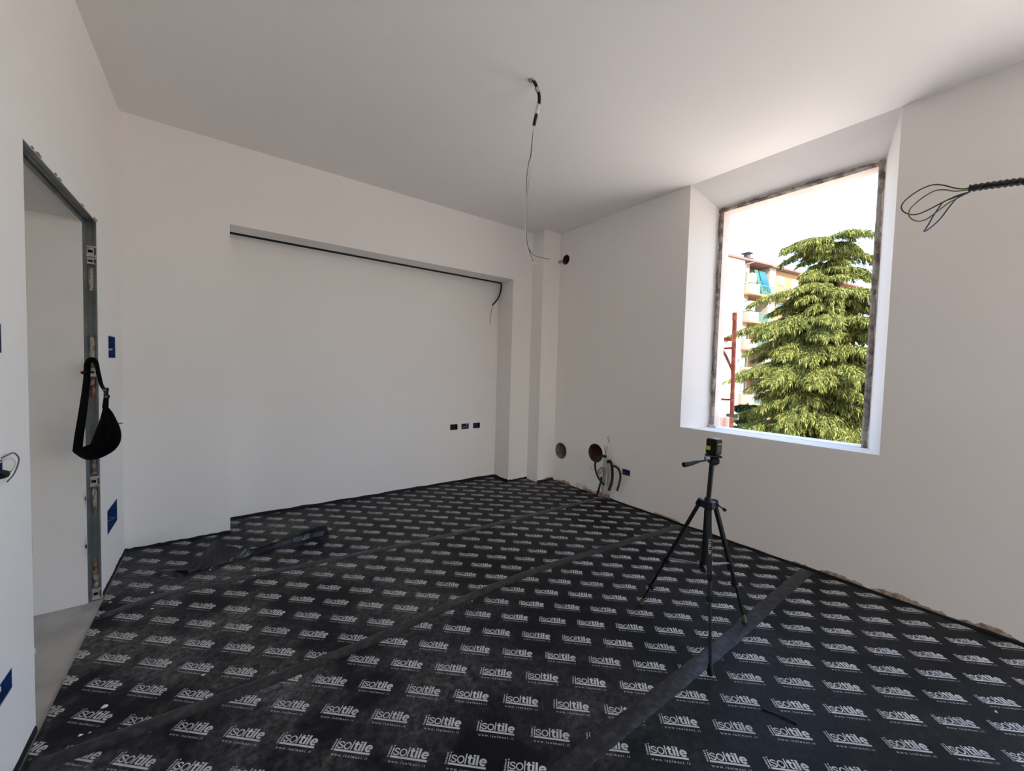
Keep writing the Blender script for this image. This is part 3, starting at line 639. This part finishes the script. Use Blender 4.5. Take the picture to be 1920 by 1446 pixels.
# ------------------------------------------------------------------ tripod
D0 = 2.14
T1, T2, T3 = onz(1202, 1133, .0), onz(1395.5, 1166, .004), onz(1331.5, 1266, .0)
hub = P(1328, 941, D0); ctop = P(1334.5, 872, D0); cbot = P(1319, 1072, D0)
axis = (ctop-hub).normalized()
tr = empty('tripod', (hub.x, hub.y, 0)); tag(tr, 'black photo tripod standing on the printed underlay below the window', 'tripod')
col = MB().tube([hub-axis*.02, ctop], .0125, 12); under(col.build('centre_column', TRIBLK, smooth=True, sharp=40), tr)
under(MB().tube([hub-axis*.03, cbot], .0165, 12).build('column_sleeve', TRIBLK, smooth=True, sharp=40), tr)
hb = MB().tube([hub-axis*.035, hub-axis*.03, hub+axis*.006, hub+axis*.008], [.026, .036, .036, .03], 16)
hb.tube([hub+axis*.008, hub+axis*.022], [.022, .018], 16)
under(hb.build('hub', TRIBLK, smooth=True, sharp=40), tr)
legs = {}
for nm, foot, depths in (('a', T1, (.55, .82)), ('b', T2, (.53, .67)), ('c', T3, (.46, .59))):
    d = Vector((foot.x-hub.x, foot.y-hub.y, 0)).normalized(); top = hub+d*.042-Vector((0, 0, .012)); sd = Vector((-d.y, d.x, 0))
    ft = foot+Vector((0, 0, .012)); ax = (ft-top).normalized(); L = (ft-top).length; oth = ax.cross(sd)
    legs[nm] = (top, ax, L, sd, oth)
    lg = empty('leg', top); lg.parent = tr; lg.matrix_parent_inverse = Matrix.Translation(-tr.location)
    s1, s2 = depths
    def seg(name, a, b, w, mt=TRIBLK, t=.8):
        m = MB().obox(top+ax*(L*(a+b)/2), sd, oth, ax, w, w*t, L*(b-a)/2, bev=.002); o_ = m.build(name, mt)
        o_.parent = lg; o_.matrix_parent_inverse = Matrix.Translation(-Vector(top)); return o_
    seg('upper_section', 0, s1, .0115); seg('middle_section', s1, s2, .0092); seg('lower_section', s2, .975, .0072)
    for s_ in (s1, s2):
        m = MB().obox(top+ax*(L*s_), sd, oth, ax, .015, .012, .014, bev=.003); m.obox(top+ax*(L*s_)-oth*.014+ax*.006, sd, oth, ax, .008, .006, .012)
        o_ = m.build('leg_clamp', BLACKP); o_.parent = lg; o_.matrix_parent_inverse = Matrix.Translation(-Vector(top))
    m = MB().tube([ft-ax*.035, ft-ax*.012, ft, Vector((ft.x, ft.y, foot.z+.001))], [.009, .013, .0135, .012], 12)
    o_ = m.build('rubber_foot', TAPEFOOT if nm != 'c' else BLACKP, smooth=True, sharp=50); o_.parent = lg; o_.matrix_parent_inverse = Matrix.Translation(-Vector(top))
    m = MB().obox(top, sd, oth, ax, .016, .016, .02, bev=.004); o_ = m.build('leg_joint', BLACKP); o_.parent = lg; o_.matrix_parent_inverse = Matrix.Translation(-Vector(top))
brc = cbot.lerp(hub, .10)
for nm, s_ in (('a', .535), ('b', .50), ('c', .445)):
    top, ax, L, sd, oth = legs[nm]; q = top+ax*(L*s_); dv = (q-brc).normalized(); mid = (q+brc)/2
    a2 = dv.cross(Vector((0, 0, 1))).normalized(); a3 = a2.cross(dv)
    under(MB().obox(mid, dv, a2, a3, (q-brc).length/2, .006, .0035, bev=.001).build('spreader_strut', TRIGRY), tr)
under(MB().tube([brc-axis*.02, brc+axis*.02], .023, 14).build('spreader_ring', BLACKP, smooth=True, sharp=40), tr)
# printed name along the front leg
top, ax, L, sd, oth = legs['c']
lb = MB()
vd = (CAM-(top+ax*L*.25)).normalized(); nrm = -oth if (-oth).dot(vd) > 0 else oth
base = top+ax*(L*.315)+nrm*.0098
for p in stroke_text('METRICA', .0022, 0, 0, .0075, .072):
    lb.quad(*[base-ax*q.x+sd*(q.y-.0056)*(1 if sd.dot(rgt) < 0 else -1) for q in p])
under(lb.build('printed_name', LABELW), tr)
# crank
c0 = P(1341, 943, D0-.01); c1 = P(1350, 950, D0-.02); c2 = P(1357, 955, D0-.02)
under(MB().tube([c0, c1, c2], .004, 8).build('crank_arm', TRIBLK, smooth=True), tr)
under(MB().tube([c2+(c1-c2).normalized()*.004, c2, c2+(c2-c1).normalized()*.012], [.006, .0095, .008], 10).build('crank_knob', BLACKP, smooth=True, sharp=50), tr)
# pan head
hd = MB(); side = (rgt-axis*rgt.dot(axis)).normalized(); frn = side.cross(axis)
hc = P(1338, 864, D0)
hd.obox(hc, side, frn, axis, .024, .022, .016, bev=.005).tube([hc-axis*.022, hc-axis*.012], .02, 14)
under(hd.build('pan_head', BLACKP), tr)
under(MB().obox(P(1337.5, 855, D0), side, frn, axis, .034, .028, .006, bev=.002).build('camera_plate', BLACKP), tr)
under(MB().tube([P(1345, 857, D0-.02), P(1350.5, 856.5, D0-.02)], [.009, .007], 10).build('tilt_knob', BLACKP), tr)
under(MB().tube([P(1322, 860, D0-.02), P(1330, 859, D0-.02)], [.012, .012], 12).build('lock_knob', TRIGRY), tr)
under(MB().tube([P(1331, 862, D0), P(1315, 865, D0-.03)], .0042, 8).build('handle_rod', TRIBLK, smooth=True), tr)
under(MB().tube([P(1314, 865, D0-.03), P(1306, 866.5, D0-.04), P(1293, 870, D0-.06), P(1283, 871.5, D0-.07), P(1281.5, 871.7, D0-.072)], [.005, .0085, .0115, .0135, .0125], 12).build('handle_grip', BLACKP, smooth=True, sharp=50), tr)

# laser level on the tripod
ll = empty('laser_level', P(1338, 851, D0)); tag(ll, 'small black laser level with yellow label on top of the tripod', 'laser level')
lc = P(1338.5, 837.5, D0); up3 = (Vector((0, 0, 1))*.6+axis*.4).normalized()
view = (lc-CAM).normalized(); hz = view.cross(up3).normalized()
ya_ = math.radians(-33); fx = (hz*math.cos(ya_)+view*math.sin(ya_)).normalized(); fx = (fx-up3*fx.dot(up3)).normalized(); fy = up3.cross(fx)
if fy.dot(view) > 0: fy = -fy          # fy faces the viewer
HX, HY, HZ = .031, .026, .0415
under(MB().obox(lc, fx, fy, up3, HX, HY, HZ, bev=.004).build('body', BLACKP), ll)
under(MB().obox(lc+up3*(HZ+.0015), fx, fy, up3, HX-.006, HY-.006, .002).build('top_pad', TRIGRY), ll)
sx = fx if fx.dot(rgt) > 0 else -fx
under(MB().obox(lc+fy*(HY+.0008)-sx*.014-up3*.008, fx, fy, up3, .012, .001, .0105).build('yellow_label', YELLOW), ll)
sx = fx if fx.dot(rgt) > 0 else -fx
under(MB().obox(lc+sx*(HX+.0006)+up3*.018, fy, sx, up3, .016, .0008, .0018).build('yellow_line', YELLOW), ll)
under(MB().obox(lc+sx*(HX+.0004)-up3*.008, fy, sx, up3, .014, .0008, .020).build('laser_window', LENSG), ll)
under(MB().obox(lc-up3*(HZ+.003), fx, fy, up3, .018, .016, .0035).build('foot', BLACKP), ll)

# ------------------------------------------------------------------ waist bag on the door jamb
DB = 2.07
def bg_(X, Y, dd=0.0): return P(120+X/6.569, 660+Y/6.569, DB+dd)
bag = empty('waist_bag', bg_(400, 1320)); tag(bag, 'black fabric waist bag hanging by its strap from the door jamb', 'bag')
outl = [(480, 680), (540, 680), (600, 745), (650, 840), (690, 930), (708, 1020), (695, 1110), (640, 1195), (560, 1255), (450, 1308), (350, 1332), (270, 1328), (200, 1300), (150, 1265), (115, 1238), (115, 1215), (200, 1205), (275, 1195), (315, 1150), (345, 1080), (385, 980), (425, 880), (455, 780)]
ov = smooth_path([Vector((a, b, 0)) for a, b in outl]+[Vector((480, 680, 0))], 3)[:-1]
cx_, cy_ = 440, 1090
def sect(sc, dd): return [bg_(cx_+(p.x-cx_)*sc, cy_+(p.y-cy_)*sc, dd) for p in ov]
prof = [(.10, .052), (.55, .046), (.80, .034), (.94, .018), (1.0, 0.0), (.94, -.018), (.80, -.036), (.55, -.048), (.10, -.054)]
bb = MB().loft([sect(s_, dd) for s_, dd in prof]); under(bb.build('bag_body', BAGM, smooth=True), bag)
zp = smooth_path([bg_(510, 720, -.042), bg_(545, 850, -.052), bg_(555, 980, -.056), bg_(520, 1120, -.056), bg_(430, 1220, -.05), bg_(330, 1270, -.04)], 6)
under(MB().tube(zp, .0028, 6).build('zip', STRAPM, smooth=True), bag)
def strap(ps, w, t=.0025, name='strap', mt=STRAPM):
    pts = smooth_path([bg_(*p) for p in ps], 6); rings = []; n = len(pts)
    for k, p in enumerate(pts):
        tt = (pts[min(k+1, n-1)]-pts[max(0, k-1)]).normalized(); a = tt.cross(fwd).normalized(); b = a.cross(tt)
        wk = w[0]+(w[1]-w[0])*k/(n-1) if hasattr(w, '__len__') else w
        rings.append([p+a*wk+b*t, p-a*wk+b*t, p-a*wk-b*t, p+a*wk-b*t])
    return under(MB().loft(rings).build(name, mt, smooth=False), bag)
strap([(165, 1225, 0), (180, 1080, 0.01), (210, 880, .02), (245, 640, .04), (272, 420, .07), (285, 250, .10), (295, 140, .125), (330, 100, .13), (375, 108, .13), (400, 150, .12), (425, 260, .09), (460, 400, .05), (500, 470, .01)], (.0245, .0085))
strap([(275, 130, .115), (270, 200, .10), (275, 300, .085)], .011)
strap([(520, 560, -.01), (515, 620, -.005), (508, 700, 0)], (.012, .015))
bk = MB()
for (X, Y) in ((515, 465), (525, 550)):
    c = bg_(X, Y, -.012); bk.obox(c, rgt, upv, fwd, .0135, .010, .006, bev=.003)
bk.obox(bg_(518, 508, -.010), rgt, upv, fwd, .010, .012, .005, bev=.002)
under(bk.build('buckle', BLACKP), bag)
for (X, Y) in ((502, 468), (520, 552)):
    under(MB().obox(bg_(X, Y, -.020), rgt, upv, fwd, .005, .0015, .002).build('buckle_slot', TRIGRY), bag)
under(MB().tube([bg_(672, 880, 0), bg_(720, 880, 0)], .0028, 6).build('zip_pull', TRIGRY), bag)
kb = bg_(243, 255, .08); under(MB().tube([kb-rgt*.012, kb-rgt*.004, kb+rgt*.012], [.006, .010, .009], 10).build('strap_end', BLACKP, smooth=True), bag)

# ------------------------------------------------------------------ crumpled membrane scrap
def sp(X, Y, h): return onz(220+X/4.174, 940+Y/4.174, h)
secs = [  # near lip, valley, riser, ridge, back foot  (crop px, height)
    [(555, 560, .003), (575, 535, .012), (580, 520, .02), (585, 510, .03), (600, 500, .003)],
    [(610, 548, .003), (640, 520, .016), (670, 430, .055), (680, 400, .072), (720, 430, .003)],
    [(680, 530, .003), (720, 495, .018), (745, 380, .085), (752, 308, .118), (800, 410, .003)],
    [(760, 508, .003), (800, 470, .020), (800, 400, .06), (800, 325, .105), (850, 410, .003)],
    [(850, 482, .003), (880, 450, .020), (890, 400, .045), (890, 355, .075), (930, 400, .003)],
    [(960, 450, .003), (985, 425, .018), (995, 400, .032), (1000, 374, .052), (1030, 390, .003)],
    [(1085, 412, .003), (1090, 395, .014), (1090, 380, .028), (1090, 366, .046), (1110, 375, .003)],
    [(1230, 385, .003), (1230, 362, .016), (1235, 335, .040), (1240, 318, .058), (1260, 345, .003)],
    [(1380, 355, .003), (1380, 325, .018), (1385, 290, .050), (1390, 262, .078), (1420, 310, .003)],
    [(1530, 318, .003), (1530, 285, .018), (1535, 245, .055), (1540, 212, .092), (1570, 280, .003)],
    [(1655, 290, .003), (1650, 262, .016), (1645, 235, .045), (1635, 188, .096), (1665, 260, .003)]]
sm = MB()
rows = [[sp(*q) for q in s_] for s_ in secs]
fine = []
for j in range(5): fine.append(smooth_path([r_[j] for r_ in rows], 5))
n = len(fine[0]); rr_ = np.random.default_rng(5)
rings = []
for k in range(n):
    a = [fine[j][k]+Vector((rr_.normal(0, .003), rr_.normal(0, .003), abs(rr_.normal(0, .0015)))) for j in range(5)]
    dn = Vector((0, 0, -.0015)); rings.append(a+[a[4]+dn, a[3]+Vector((.0, .004, -.006)), a[2]+Vector((0, .006, -.003)), a[1]+Vector((0, .006, -.004)), a[0]+dn])
sm.loft(rings)
scr = empty('membrane_scrap', sp(900, 450, 0)); tag(scr, 'crumpled strip of black membrane lying on the underlay before the niche', 'membrane scrap')
under(sm.build('folded_strip', SCRAPM), scr)
fp = [sp(290, 548, .004), sp(340, 565, .003), sp(420, 588, .003), sp(505, 596, .003), sp(556, 562, .004), sp(552, 540, .028), sp(470, 528, .030), sp(380, 532, .016)]
ctr = sum(fp, Vector())/8+Vector((0, 0, .012)); fm = MB()
for k in range(8): fm.quad(ctr, fp[k], fp[(k+1) % 8]); fm.quad(ctr-Vector((0, 0, .002)), fp[(k+1) % 8]-Vector((0, 0, .002)), fp[k]-Vector((0, 0, .002)))
under(fm.build('flat_flap', SCRAPM), scr)

# cable offcut and plaster chips on the underlay
cp = smooth_path([onz(1427, 1328, .004), onz(1450, 1337, .005), onz(1472, 1345, .006), onz(1494, 1357, .004)], 6)
tag(MB().tube(cp, .0035, 8).build('cable_offcut', CONDUIT, smooth=True), 'short black cable offcut lying in front of the tripod', 'cable')
CH = [((285, 1142), .011, 'plaster chip on the dusty underlay just inside the doorway'), ((381, 1266), .009, 'plaster chip beside the lettering left of the middle tape'), ((151, 1379), .010, 'larger of two plaster chips near the bottom left corner'),
      ((169, 1374), .006, 'smaller of two plaster chips near the bottom left corner'), ((197, 1325), .016, 'long plaster smear chip lying across one logo near the doorway'), ((477.5, 1080), .012, 'white plaster chip alone in front of the membrane scrap'),
      ((394, 1069), .009, 'white plaster chip at the near edge of the membrane scrap'), ((285, 1112), .012, 'pale plaster chip between doorway and membrane scrap'), ((1867, 1335), .010, 'yellowish plaster chip at the far right of the floor'),
      ((255, 1108), .006, 'tiny plaster chip nearest the left wall by the door jamb'), ((207, 1130), .010, 'plaster chip at the foot of the door jamb'), ((566, 1050), .006, 'tiny chip right of the membrane scrap near the far tape')]
for k, (p, s_, lab) in enumerate(CH):
    c = onz(*p); rr_ = np.random.default_rng(50+k); n = 6; s_ *= .7
    a = [c+Vector((s_*(.6+.5*rr_.random())*math.cos(i/n*6.283)*1.3, s_*(.5+.5*rr_.random())*math.sin(i/n*6.283), .0008)) for i in range(n)]
    t_ = [c+(q-c)*.6+Vector((0, 0, s_*.5*(.6+.5*rr_.random()))) for q in a]
    tag(MB().hexa(a, t_).build('plaster_chip', CHIP), lab, 'plaster chip', 'plaster chips on the underlay')

# ------------------------------------------------------------------ outside
GZ = -9.6
struct(MB().box(-60, 110, -60, 110, GZ-.3, GZ).build('ground_outside', GROUND), 'courtyard ground far below the window')

# scaffold beside the window
XS = 4.5
sc_ = empty('scaffold', onx(1373, 770, XS)); tag(sc_, 'rust red scaffold post with short rungs left of the window', 'scaffold')
def sx_(X, Y, dx=0): return onx(1345+X/6.289, 580+Y/6.289, XS+dx)
ptop, pbot = sx_(207, 45), sx_(170, 1262)
under(MB().tube([Vector((ptop.x, ptop.y, GZ)), pbot, ptop], .0225, 12).build('post', REDM, smooth=True, sharp=50), sc_)
under(MB().tube([sx_(203, 130), sx_(207, 40)], .0255, 12).build('post_sleeve', REDM, smooth=True, sharp=50), sc_)
for a, b, h in (((60, 350), (215, 355), .020), ((55, 462), (192, 458), .012), ((40, 1062), (165, 1066), .012)):
    p, q = sx_(*a), sx_(*b); m_ = (p+q)/2; d = (q-p).normalized()
    under(MB().obox(m_, d, Vector((1, 0, 0)), d.cross(Vector((1, 0, 0))), (q-p).length/2, .012, h, bev=.002).build('rung', REDM), sc_)
under(MB().tube(smooth_path([sx_(60, 480), sx_(100, 550), sx_(140, 640), sx_(172, 710), sx_(180, 770)], 6), .015, 10).build('brace', REDM, smooth=True), sc_)
under(MB().tube(smooth_path([sx_(178, 730), sx_(186, 770), sx_(182, 830)], 4), .008, 6).build('tie_rope', WHITEP, smooth=True), sc_)
q = sx_(180, 1254); under(MB().obox(q, (0, 1, 0), (1, 0, 0), (0, 0, 1), .06, .02, .018).build('toe_board', SHUT), sc_)
q = sx_(205, 1282); under(MB().obox(q, (0, 1, 0), (1, 0, 0), (0, 0, 1), .035, .02, .018).build('coupler', PARA), sc_)
nt_ = MB(); rings = []
for k in range(15):
    t = k/14; a = sx_(-60+t*215, 0); y_ = a.y; xx = XS+.10+.02*math.sin(t*19)
    rings.append([Vector((xx, y_, GZ+3)), Vector((xx+.01*math.sin(t*9), y_, .2)), Vector((xx, y_, sx_(100, 1285).z))])
nt_.loft(rings, closed=False, cap=False)
under(nt_.build('netting', NETM, smooth=True), sc_)

# apartment building
PHI = math.radians(-10); ee = Vector((math.cos(PHI), math.sin(PHI), 0)); nn_ = Vector((math.sin(PHI), -math.cos(PHI), 0))
B0 = P(1391, 690, 40); B0.z = 0
def fb(s_, z, o_=0.0): return B0+ee*s_+nn_*o_+Vector((0, 0, z))
bd = empty('apartment_building', fb(2, GZ)); tag(bd, 'cream apartment block with stacked balconies behind the cedar', 'building')
def fbox(m, s0, s1, z0, z1, o0, o1, mi=0):
    return m.hexa([fb(s0, z0, o1), fb(s1, z0, o1), fb(s1, z0, o0), fb(s0, z0, o0)], [fb(s0, z1, o1), fb(s1, z1, o1), fb(s1, z1, o0), fb(s0, z1, o0)], mi)
PIT = 2.76; Z1 = 10.66
ROOFZ = 12.75
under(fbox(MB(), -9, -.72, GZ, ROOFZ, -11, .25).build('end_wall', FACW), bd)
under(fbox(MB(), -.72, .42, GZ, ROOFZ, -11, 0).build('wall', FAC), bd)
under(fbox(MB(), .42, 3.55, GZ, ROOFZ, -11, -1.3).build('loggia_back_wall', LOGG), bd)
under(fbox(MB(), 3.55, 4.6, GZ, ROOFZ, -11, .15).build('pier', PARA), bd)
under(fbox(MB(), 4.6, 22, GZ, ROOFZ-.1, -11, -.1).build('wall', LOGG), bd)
rf = MB(); fbox(rf, -9.4, 3.4, ROOFZ, ROOFZ+.16, -12, .55)
rf.hexa([fb(-9.4, ROOFZ+.16, .55), fb(3.4, ROOFZ+.16, .55), fb(3.4, ROOFZ+.16, -12), fb(-9.4, ROOFZ+.16, -12)], [fb(-9.4, ROOFZ+.3, .3), fb(3.4, ROOFZ+.3, .3), fb(3.4, ROOFZ+1.3, -5.5), fb(-9.4, ROOFZ+1.3, -5.5)])
fbox(rf, 3.4, 22.5, ROOFZ-.05, ROOFZ+.12, -12, .5)
rfo = under(rf.build('roof', ROOFM), bd)
dp = MB().tube([fb(-.62, GZ, .10), fb(-.62, 12.0, .10), fb(-.4, 12.5, .2), fb(.3, ROOFZ-.02, .5)], .055, 8); under(dp.build('downpipe', PARA, smooth=True), bd)
ch = MB(); fbox(ch, 3.6, 4.3, ROOFZ+.1, ROOFZ+1.5, -3, -2.3); fbox(ch, 3.45, 4.45, ROOFZ+1.5, ROOFZ+1.62, -3.1, -2.2); fbox(ch, 3.7, 4.2, ROOFZ+1.62, ROOFZ+2.1, -2.9, -2.4); fbox(ch, 3.5, 4.4, ROOFZ+2.1, ROOFZ+2.2, -3.1, -2.2)
under(ch.build('chimney', CHIMM), bd)
ch = MB(); fbox(ch, 2.2, 3.5, ROOFZ+.1, ROOFZ+1.0, -4, -2.4); fbox(ch, 2.0, 3.6, ROOFZ+1.0, ROOFZ+1.25, -4.2, -2.2); under(ch.build('chimney', ROOFM), bd)
for fl_ in range(8):
    z = Z1-PIT*fl_                         # sill line of the narrow window
    if z < GZ+.5: break
    def win(s0, s1, za, zb, o_, name='window', panel=None):
        m = MB(); t = .07
        fbox(m, s0, s0+t, za, zb, o_, o_+.06); fbox(m, s1-t, s1, za, zb, o_, o_+.06); fbox(m, s0+t, s1-t, za, za+t, o_, o_+.06); fbox(m, s0+t, s1-t, zb-t, zb, o_, o_+.06)
        w_ = under(m.build(name, WFRAME), bd)
        g_ = fbox(MB(), s0+t, s1-t, za+t, zb-t, o_, o_+.02).build('pane', panel or GLASSM); g_.parent = w_
        return w_
    win(-.40, .14, z, z+1.18, .0, panel=SHUT if fl_ == 0 else None)
    win(1.9, 2.75, z-.85, z+1.15, -1.3, 'balcony_door')
    win(5.4, 6.5, z+.55, z+1.45, -.1); win(8.0, 9.1, z+.2, z+1.45, -.1); win(11, 12.1, z+.2, z+1.45, -.1)
    bz = z-1.03
    under(fbox(MB(), -.35, 3.5, bz-.16, bz, -1.3, .75).build('balcony_slab', LOGG), bd)
    pm = MB(); fbox(pm, -.35, 1.05, bz, bz+.92, .67, .75); fbox(pm, -.35, -.27, bz, bz+.92, 0, .67); under(pm.build('parapet', PARA), bd)
    rm = MB(); fbox(rm, 1.05, 3.5, bz+.86, bz+.92, .68, .74)
    for k in range(13): s_ = 1.12+k*.195; fbox(rm, s_, s_+.035, bz, bz+.86, .69, .73)
    under(rm.build('railing', RAILM), bd)
    under(fbox(MB(), .10, .85, z+.05, z+1.0, .05, .5).build('white_cabinet', ACM), bd) if fl_ < 2 else None
    pm = MB(); fbox(pm, 4.9, 8.2, bz-.16, bz, -.1, 1.0); under(pm.build('balcony_slab', LOGG), bd)
    rm = MB(); fbox(rm, 4.9, 8.2, bz+.86, bz+.92, .92, .98)
    for k in range(16): s_ = 4.95+k*.21; fbox(rm, s_, s_+.035, bz, bz+.86, .93, .97)
    under(rm.build('railing', RAILM), bd)
def cloth(name, s0, s1, z0, z1, o_, mt, lab, seed, slant):
    rr = np.random.default_rng(seed); rings = []; n = 22
    for k in range(n+1):
        t = k/n; w = .10*math.sin(t*21+seed); s_ = s0+(s1-s0)*t
        rings.append([fb(s_, z1, o_+w*.3), fb(s_+slant*.4, z1*.6+z0*.4, o_+.18+w*.8), fb(s_+slant, z0+.15*math.sin(t*5), o_+.45+w)])
    m = MB().loft(rings, closed=False, cap=False)
    o = m.build(name, mt, smooth=True); md = o.modifiers.new('thick', 'SOLIDIFY'); md.thickness = .02
    return tag(o, lab, 'curtain', 'balcony curtains')
cloth('balcony_curtain', .95, 1.55, 9.85, 12.15, .15, GREENC, 'green cloth curtain hanging on the top balcony of the apartment block', 2, .15)
cloth('balcony_curtain', 1.75, 2.75, 10.05, 12.1, .15, BLUEC, 'blue cloth curtain billowing on the top balcony of the apartment block', 5, .35)

# trees
def strips(base, d, L, w, rg):
    """arrays of base points (n,3), unit directions, lengths, widths -> bent two-quad needle sprays"""
    n = len(base); side = np.cross(d, np.array([0, 0, 1.0]))+rg.normal(0, .55, (n, 3)); side /= np.linalg.norm(side, axis=1)[:, None]+1e-9
    m1 = base+d*(L*.55)[:, None]; tip = base+d*(L*.9)[:, None]; tip[:, 2] -= L*.35
    v = np.stack([base-side*(w*.5)[:, None], base+side*(w*.5)[:, None], m1-side*w[:, None], m1+side*w[:, None], tip], 1).reshape(-1, 3)
    i = np.arange(n)[:, None]*5
    q = np.concatenate([i+0, i+1, i+3, i+2], 1); t = np.concatenate([i+2, i+3, i+4], 1)
    return v, q, t
def big_mesh(name, v, q, t, mt):
    me = bpy.data.meshes.new(name); nq, ntt = len(q), len(t)
    me.vertices.add(len(v)); me.vertices.foreach_set('co', v.astype(np.float32).ravel())
    loops = np.concatenate([q.ravel(), t.ravel()]).astype(np.int32); me.loops.add(len(loops)); me.loops.foreach_set('vertex_index', loops)
    me.polygons.add(nq+ntt)
    ls = np.concatenate([np.arange(nq)*4, nq*4+np.arange(ntt)*3]).astype(np.int32); me.polygons.foreach_set('loop_start', ls)
    me.update(calc_edges=True); me.validate(); me.materials.append(mt)
    o = bpy.data.objects.new(name, me); C.objects.link(o); return o
def conifer(name, base, top_z, spec, lab, mt, seed, lean=(0, 0), dens=1.0, wid=.017, trunk_r=.33, sl=.22):
    """spec: list of (z, azimuth deg, length, rise) main limbs"""
    rg = np.random.default_rng(seed); root = empty(name, base); bx_, by_ = base[0], base[1]
    H = top_z-base[2]
    def tr_(z): t = (z-base[2])/H; return np.array([bx_+lean[0]*t, by_+lean[1]*t, z])
    tp_ = [tr_(base[2]+H*k/10) for k in range(11)]
    under(MB().tube([Vector(p) for p in tp_], [trunk_r*(1-.93*k/10) for k in range(11)], 10).build('trunk', BARK, smooth=True), root)
    bs, ds, Ls, ws = [], [], [], []
    limb = MB()
    for z, az, L, rise in spec:
        a = math.radians(az); hv = np.array([math.cos(a), math.sin(a), 0]); pv = np.array([-hv[1], hv[0], 0]); p0 = tr_(z)
        n = max(6, int(L*9)); path = []
        sway = rg.normal(0, .08)
        for k in range(n+1):
            t = k/n; path.append(p0+hv*L*t+pv*L*sway*t*t+np.array([0, 0, L*(rise*t-(.22+rise*.8)*t**2.4)]))
        limb.tube([Vector(p) for p in path], [max(.012, .05*L/3*(1-.85*k/n)) for k in range(n+1)], 5)
        nt = int(L*12*dens)+4
        for k in range(nt):
            t = .10+.90*(k+rg.random())/nt; i0 = min(n-1, int(t*n)); p = path[i0]+(path[i0+1]-path[i0])*(t*n-i0)
            sgn = 1 if k % 2 else -1
            tl = L*.30*(1.10-t*.75)*(.6+.7*rg.random())+.15
            dv = hv*(.55+.45*t)+pv*sgn*(.85-.35*t)*(.6+.6*rg.random()); dv /= np.linalg.norm(dv)
            ns = int(tl*62*dens)+10; u_ = rg.random(ns)
            sag = (.25+.45*rg.random())
            b = p+dv*(tl*u_)[:, None]; b[:, 2] += -sag*tl*u_**1.6+rg.normal(0, .02, ns)
            b[:, :2] += rg.normal(0, .03, (ns, 2))
            hang = rg.random(ns)
            dd = dv*(.35+.5*rg.random(ns))[:, None]+rg.normal(0, .26, (ns, 3)); dd[:, 2] -= .15+1.15*hang**1.4
            dd /= np.linalg.norm(dd, axis=1)[:, None]
            bs.append(b); ds.append(dd); Ls.append(sl*(.45+.75*rg.random(ns))); ws.append(wid*(.6+.7*rg.random(ns)))
    under(limb.build('limbs', BARK), root)
    v, q, t = strips(np.concatenate(bs), np.concatenate(ds), np.concatenate(Ls), np.concatenate(ws), rg)
    f = big_mesh('foliage', v, q, t, mt); under(f, root); f['kind'] = 'stuff'
    return tag(root, lab, 'tree')
DT = 18.0
tb = P(1535, 830, DT); tt_ = P(1556, 452, DT)
spec = []
rg = np.random.default_rng(21)
def zat(py): return P(1545, py, DT).z
leftdir = math.degrees(math.atan2(-rgt.y, -rgt.x))        # towards picture left
for py, Lm, nb in ((452, 1.9, 7), (464, 1.3, 4), (500, 1.1, 5), (520, 1.4, 5), (548, 2.5, 8), (562, 1.9, 5), (604, 3.3, 9), (618, 2.6, 6), (650, 2.8, 7), (686, 3.5, 10), (700, 3.0, 6), (735, 3.2, 8), (770, 3.3, 8), (800, 3.8, 9), (835, 3.9, 9)):
    a0 = rg.random()*360
    for k in range(nb):
        spec.append((zat(py)+rg.normal(0, .15), a0+k*360/nb+rg.normal(0, 9), Lm*(.70+.36*rg.random()), .10+.12*rg.random()))
env = [(446, 1.2), (470, 1.5), (500, 1.1), (525, 1.5), (550, 2.4), (604, 3.2), (690, 3.7), (745, 3.2), (840, 3.9)]
for py in range(456, 846, 9):                              # shorter inner limbs fill the crown
    Lm = float(np.interp(py, [e[0] for e in env], [e[1] for e in env]))
    for k in range(4):
        spec.append((zat(py)+rg.normal(0, .1), rg.random()*360, Lm*(.40+.38*rg.random()), .08+.2*rg.random()))
# individual limbs read from the photograph
for py, side_, L in ((458, 0, 1.9), (470, 180, 2.1), (500, 180, 1.9), (545, 12, 2.9), (552, 180, 2.3), (603, 5, 3.7), (612, 175, 2.6), (640, 20, 3.0), (682, 2, 3.7), (690, 25, 3.5), (690, -22, 3.6), (672, 178, 2.8), (792, 15, 3.2)):
    spec.append((zat(py), leftdir-side_, L, .16))
conifer('cedar_tree', (tb.x, tb.y, GZ), zat(446), spec, 'tall yellow-green cedar with drooping tiers filling the window', CEDAR, 3, lean=(tt_.x-tb.x, tt_.y-tb.y), dens=1.25)

def simple_spec(z0, z1, L0, L1, n, seed):
    g = np.random.default_rng(seed); out = []
    for k in range(n):
        t = k/(n-1)
        for j in range(7): out.append((z0+(z1-z0)*t, j*51+k*23+g.normal(0, 8), (L0+(L1-L0)*t)*(.75+.4*g.random()), .2))
    return out
for px_, py_, D, L0, L1, sd, lab in ((1402, 752, 25, 2.6, .5, 31, 'dark conifer low behind the scaffold post'), (1472, 762, 33, 2.2, .5, 32, 'dark conifer low between scaffold and cedar'), (1700, 690, 25, 3.0, .6, 33, 'pale green conifer right of the cedar at the window edge')):
    tp_ = P(px_, py_, D)
    conifer('dark_conifer' if sd < 33 else 'pale_conifer', (tp_.x, tp_.y, GZ), tp_.z, simple_spec(GZ+1.5, tp_.z-.3, L0, L1, 12, sd), lab, DARKF if sd < 33 else CEDAR, sd, dens=.6, wid=.05, sl=.4, trunk_r=.2)
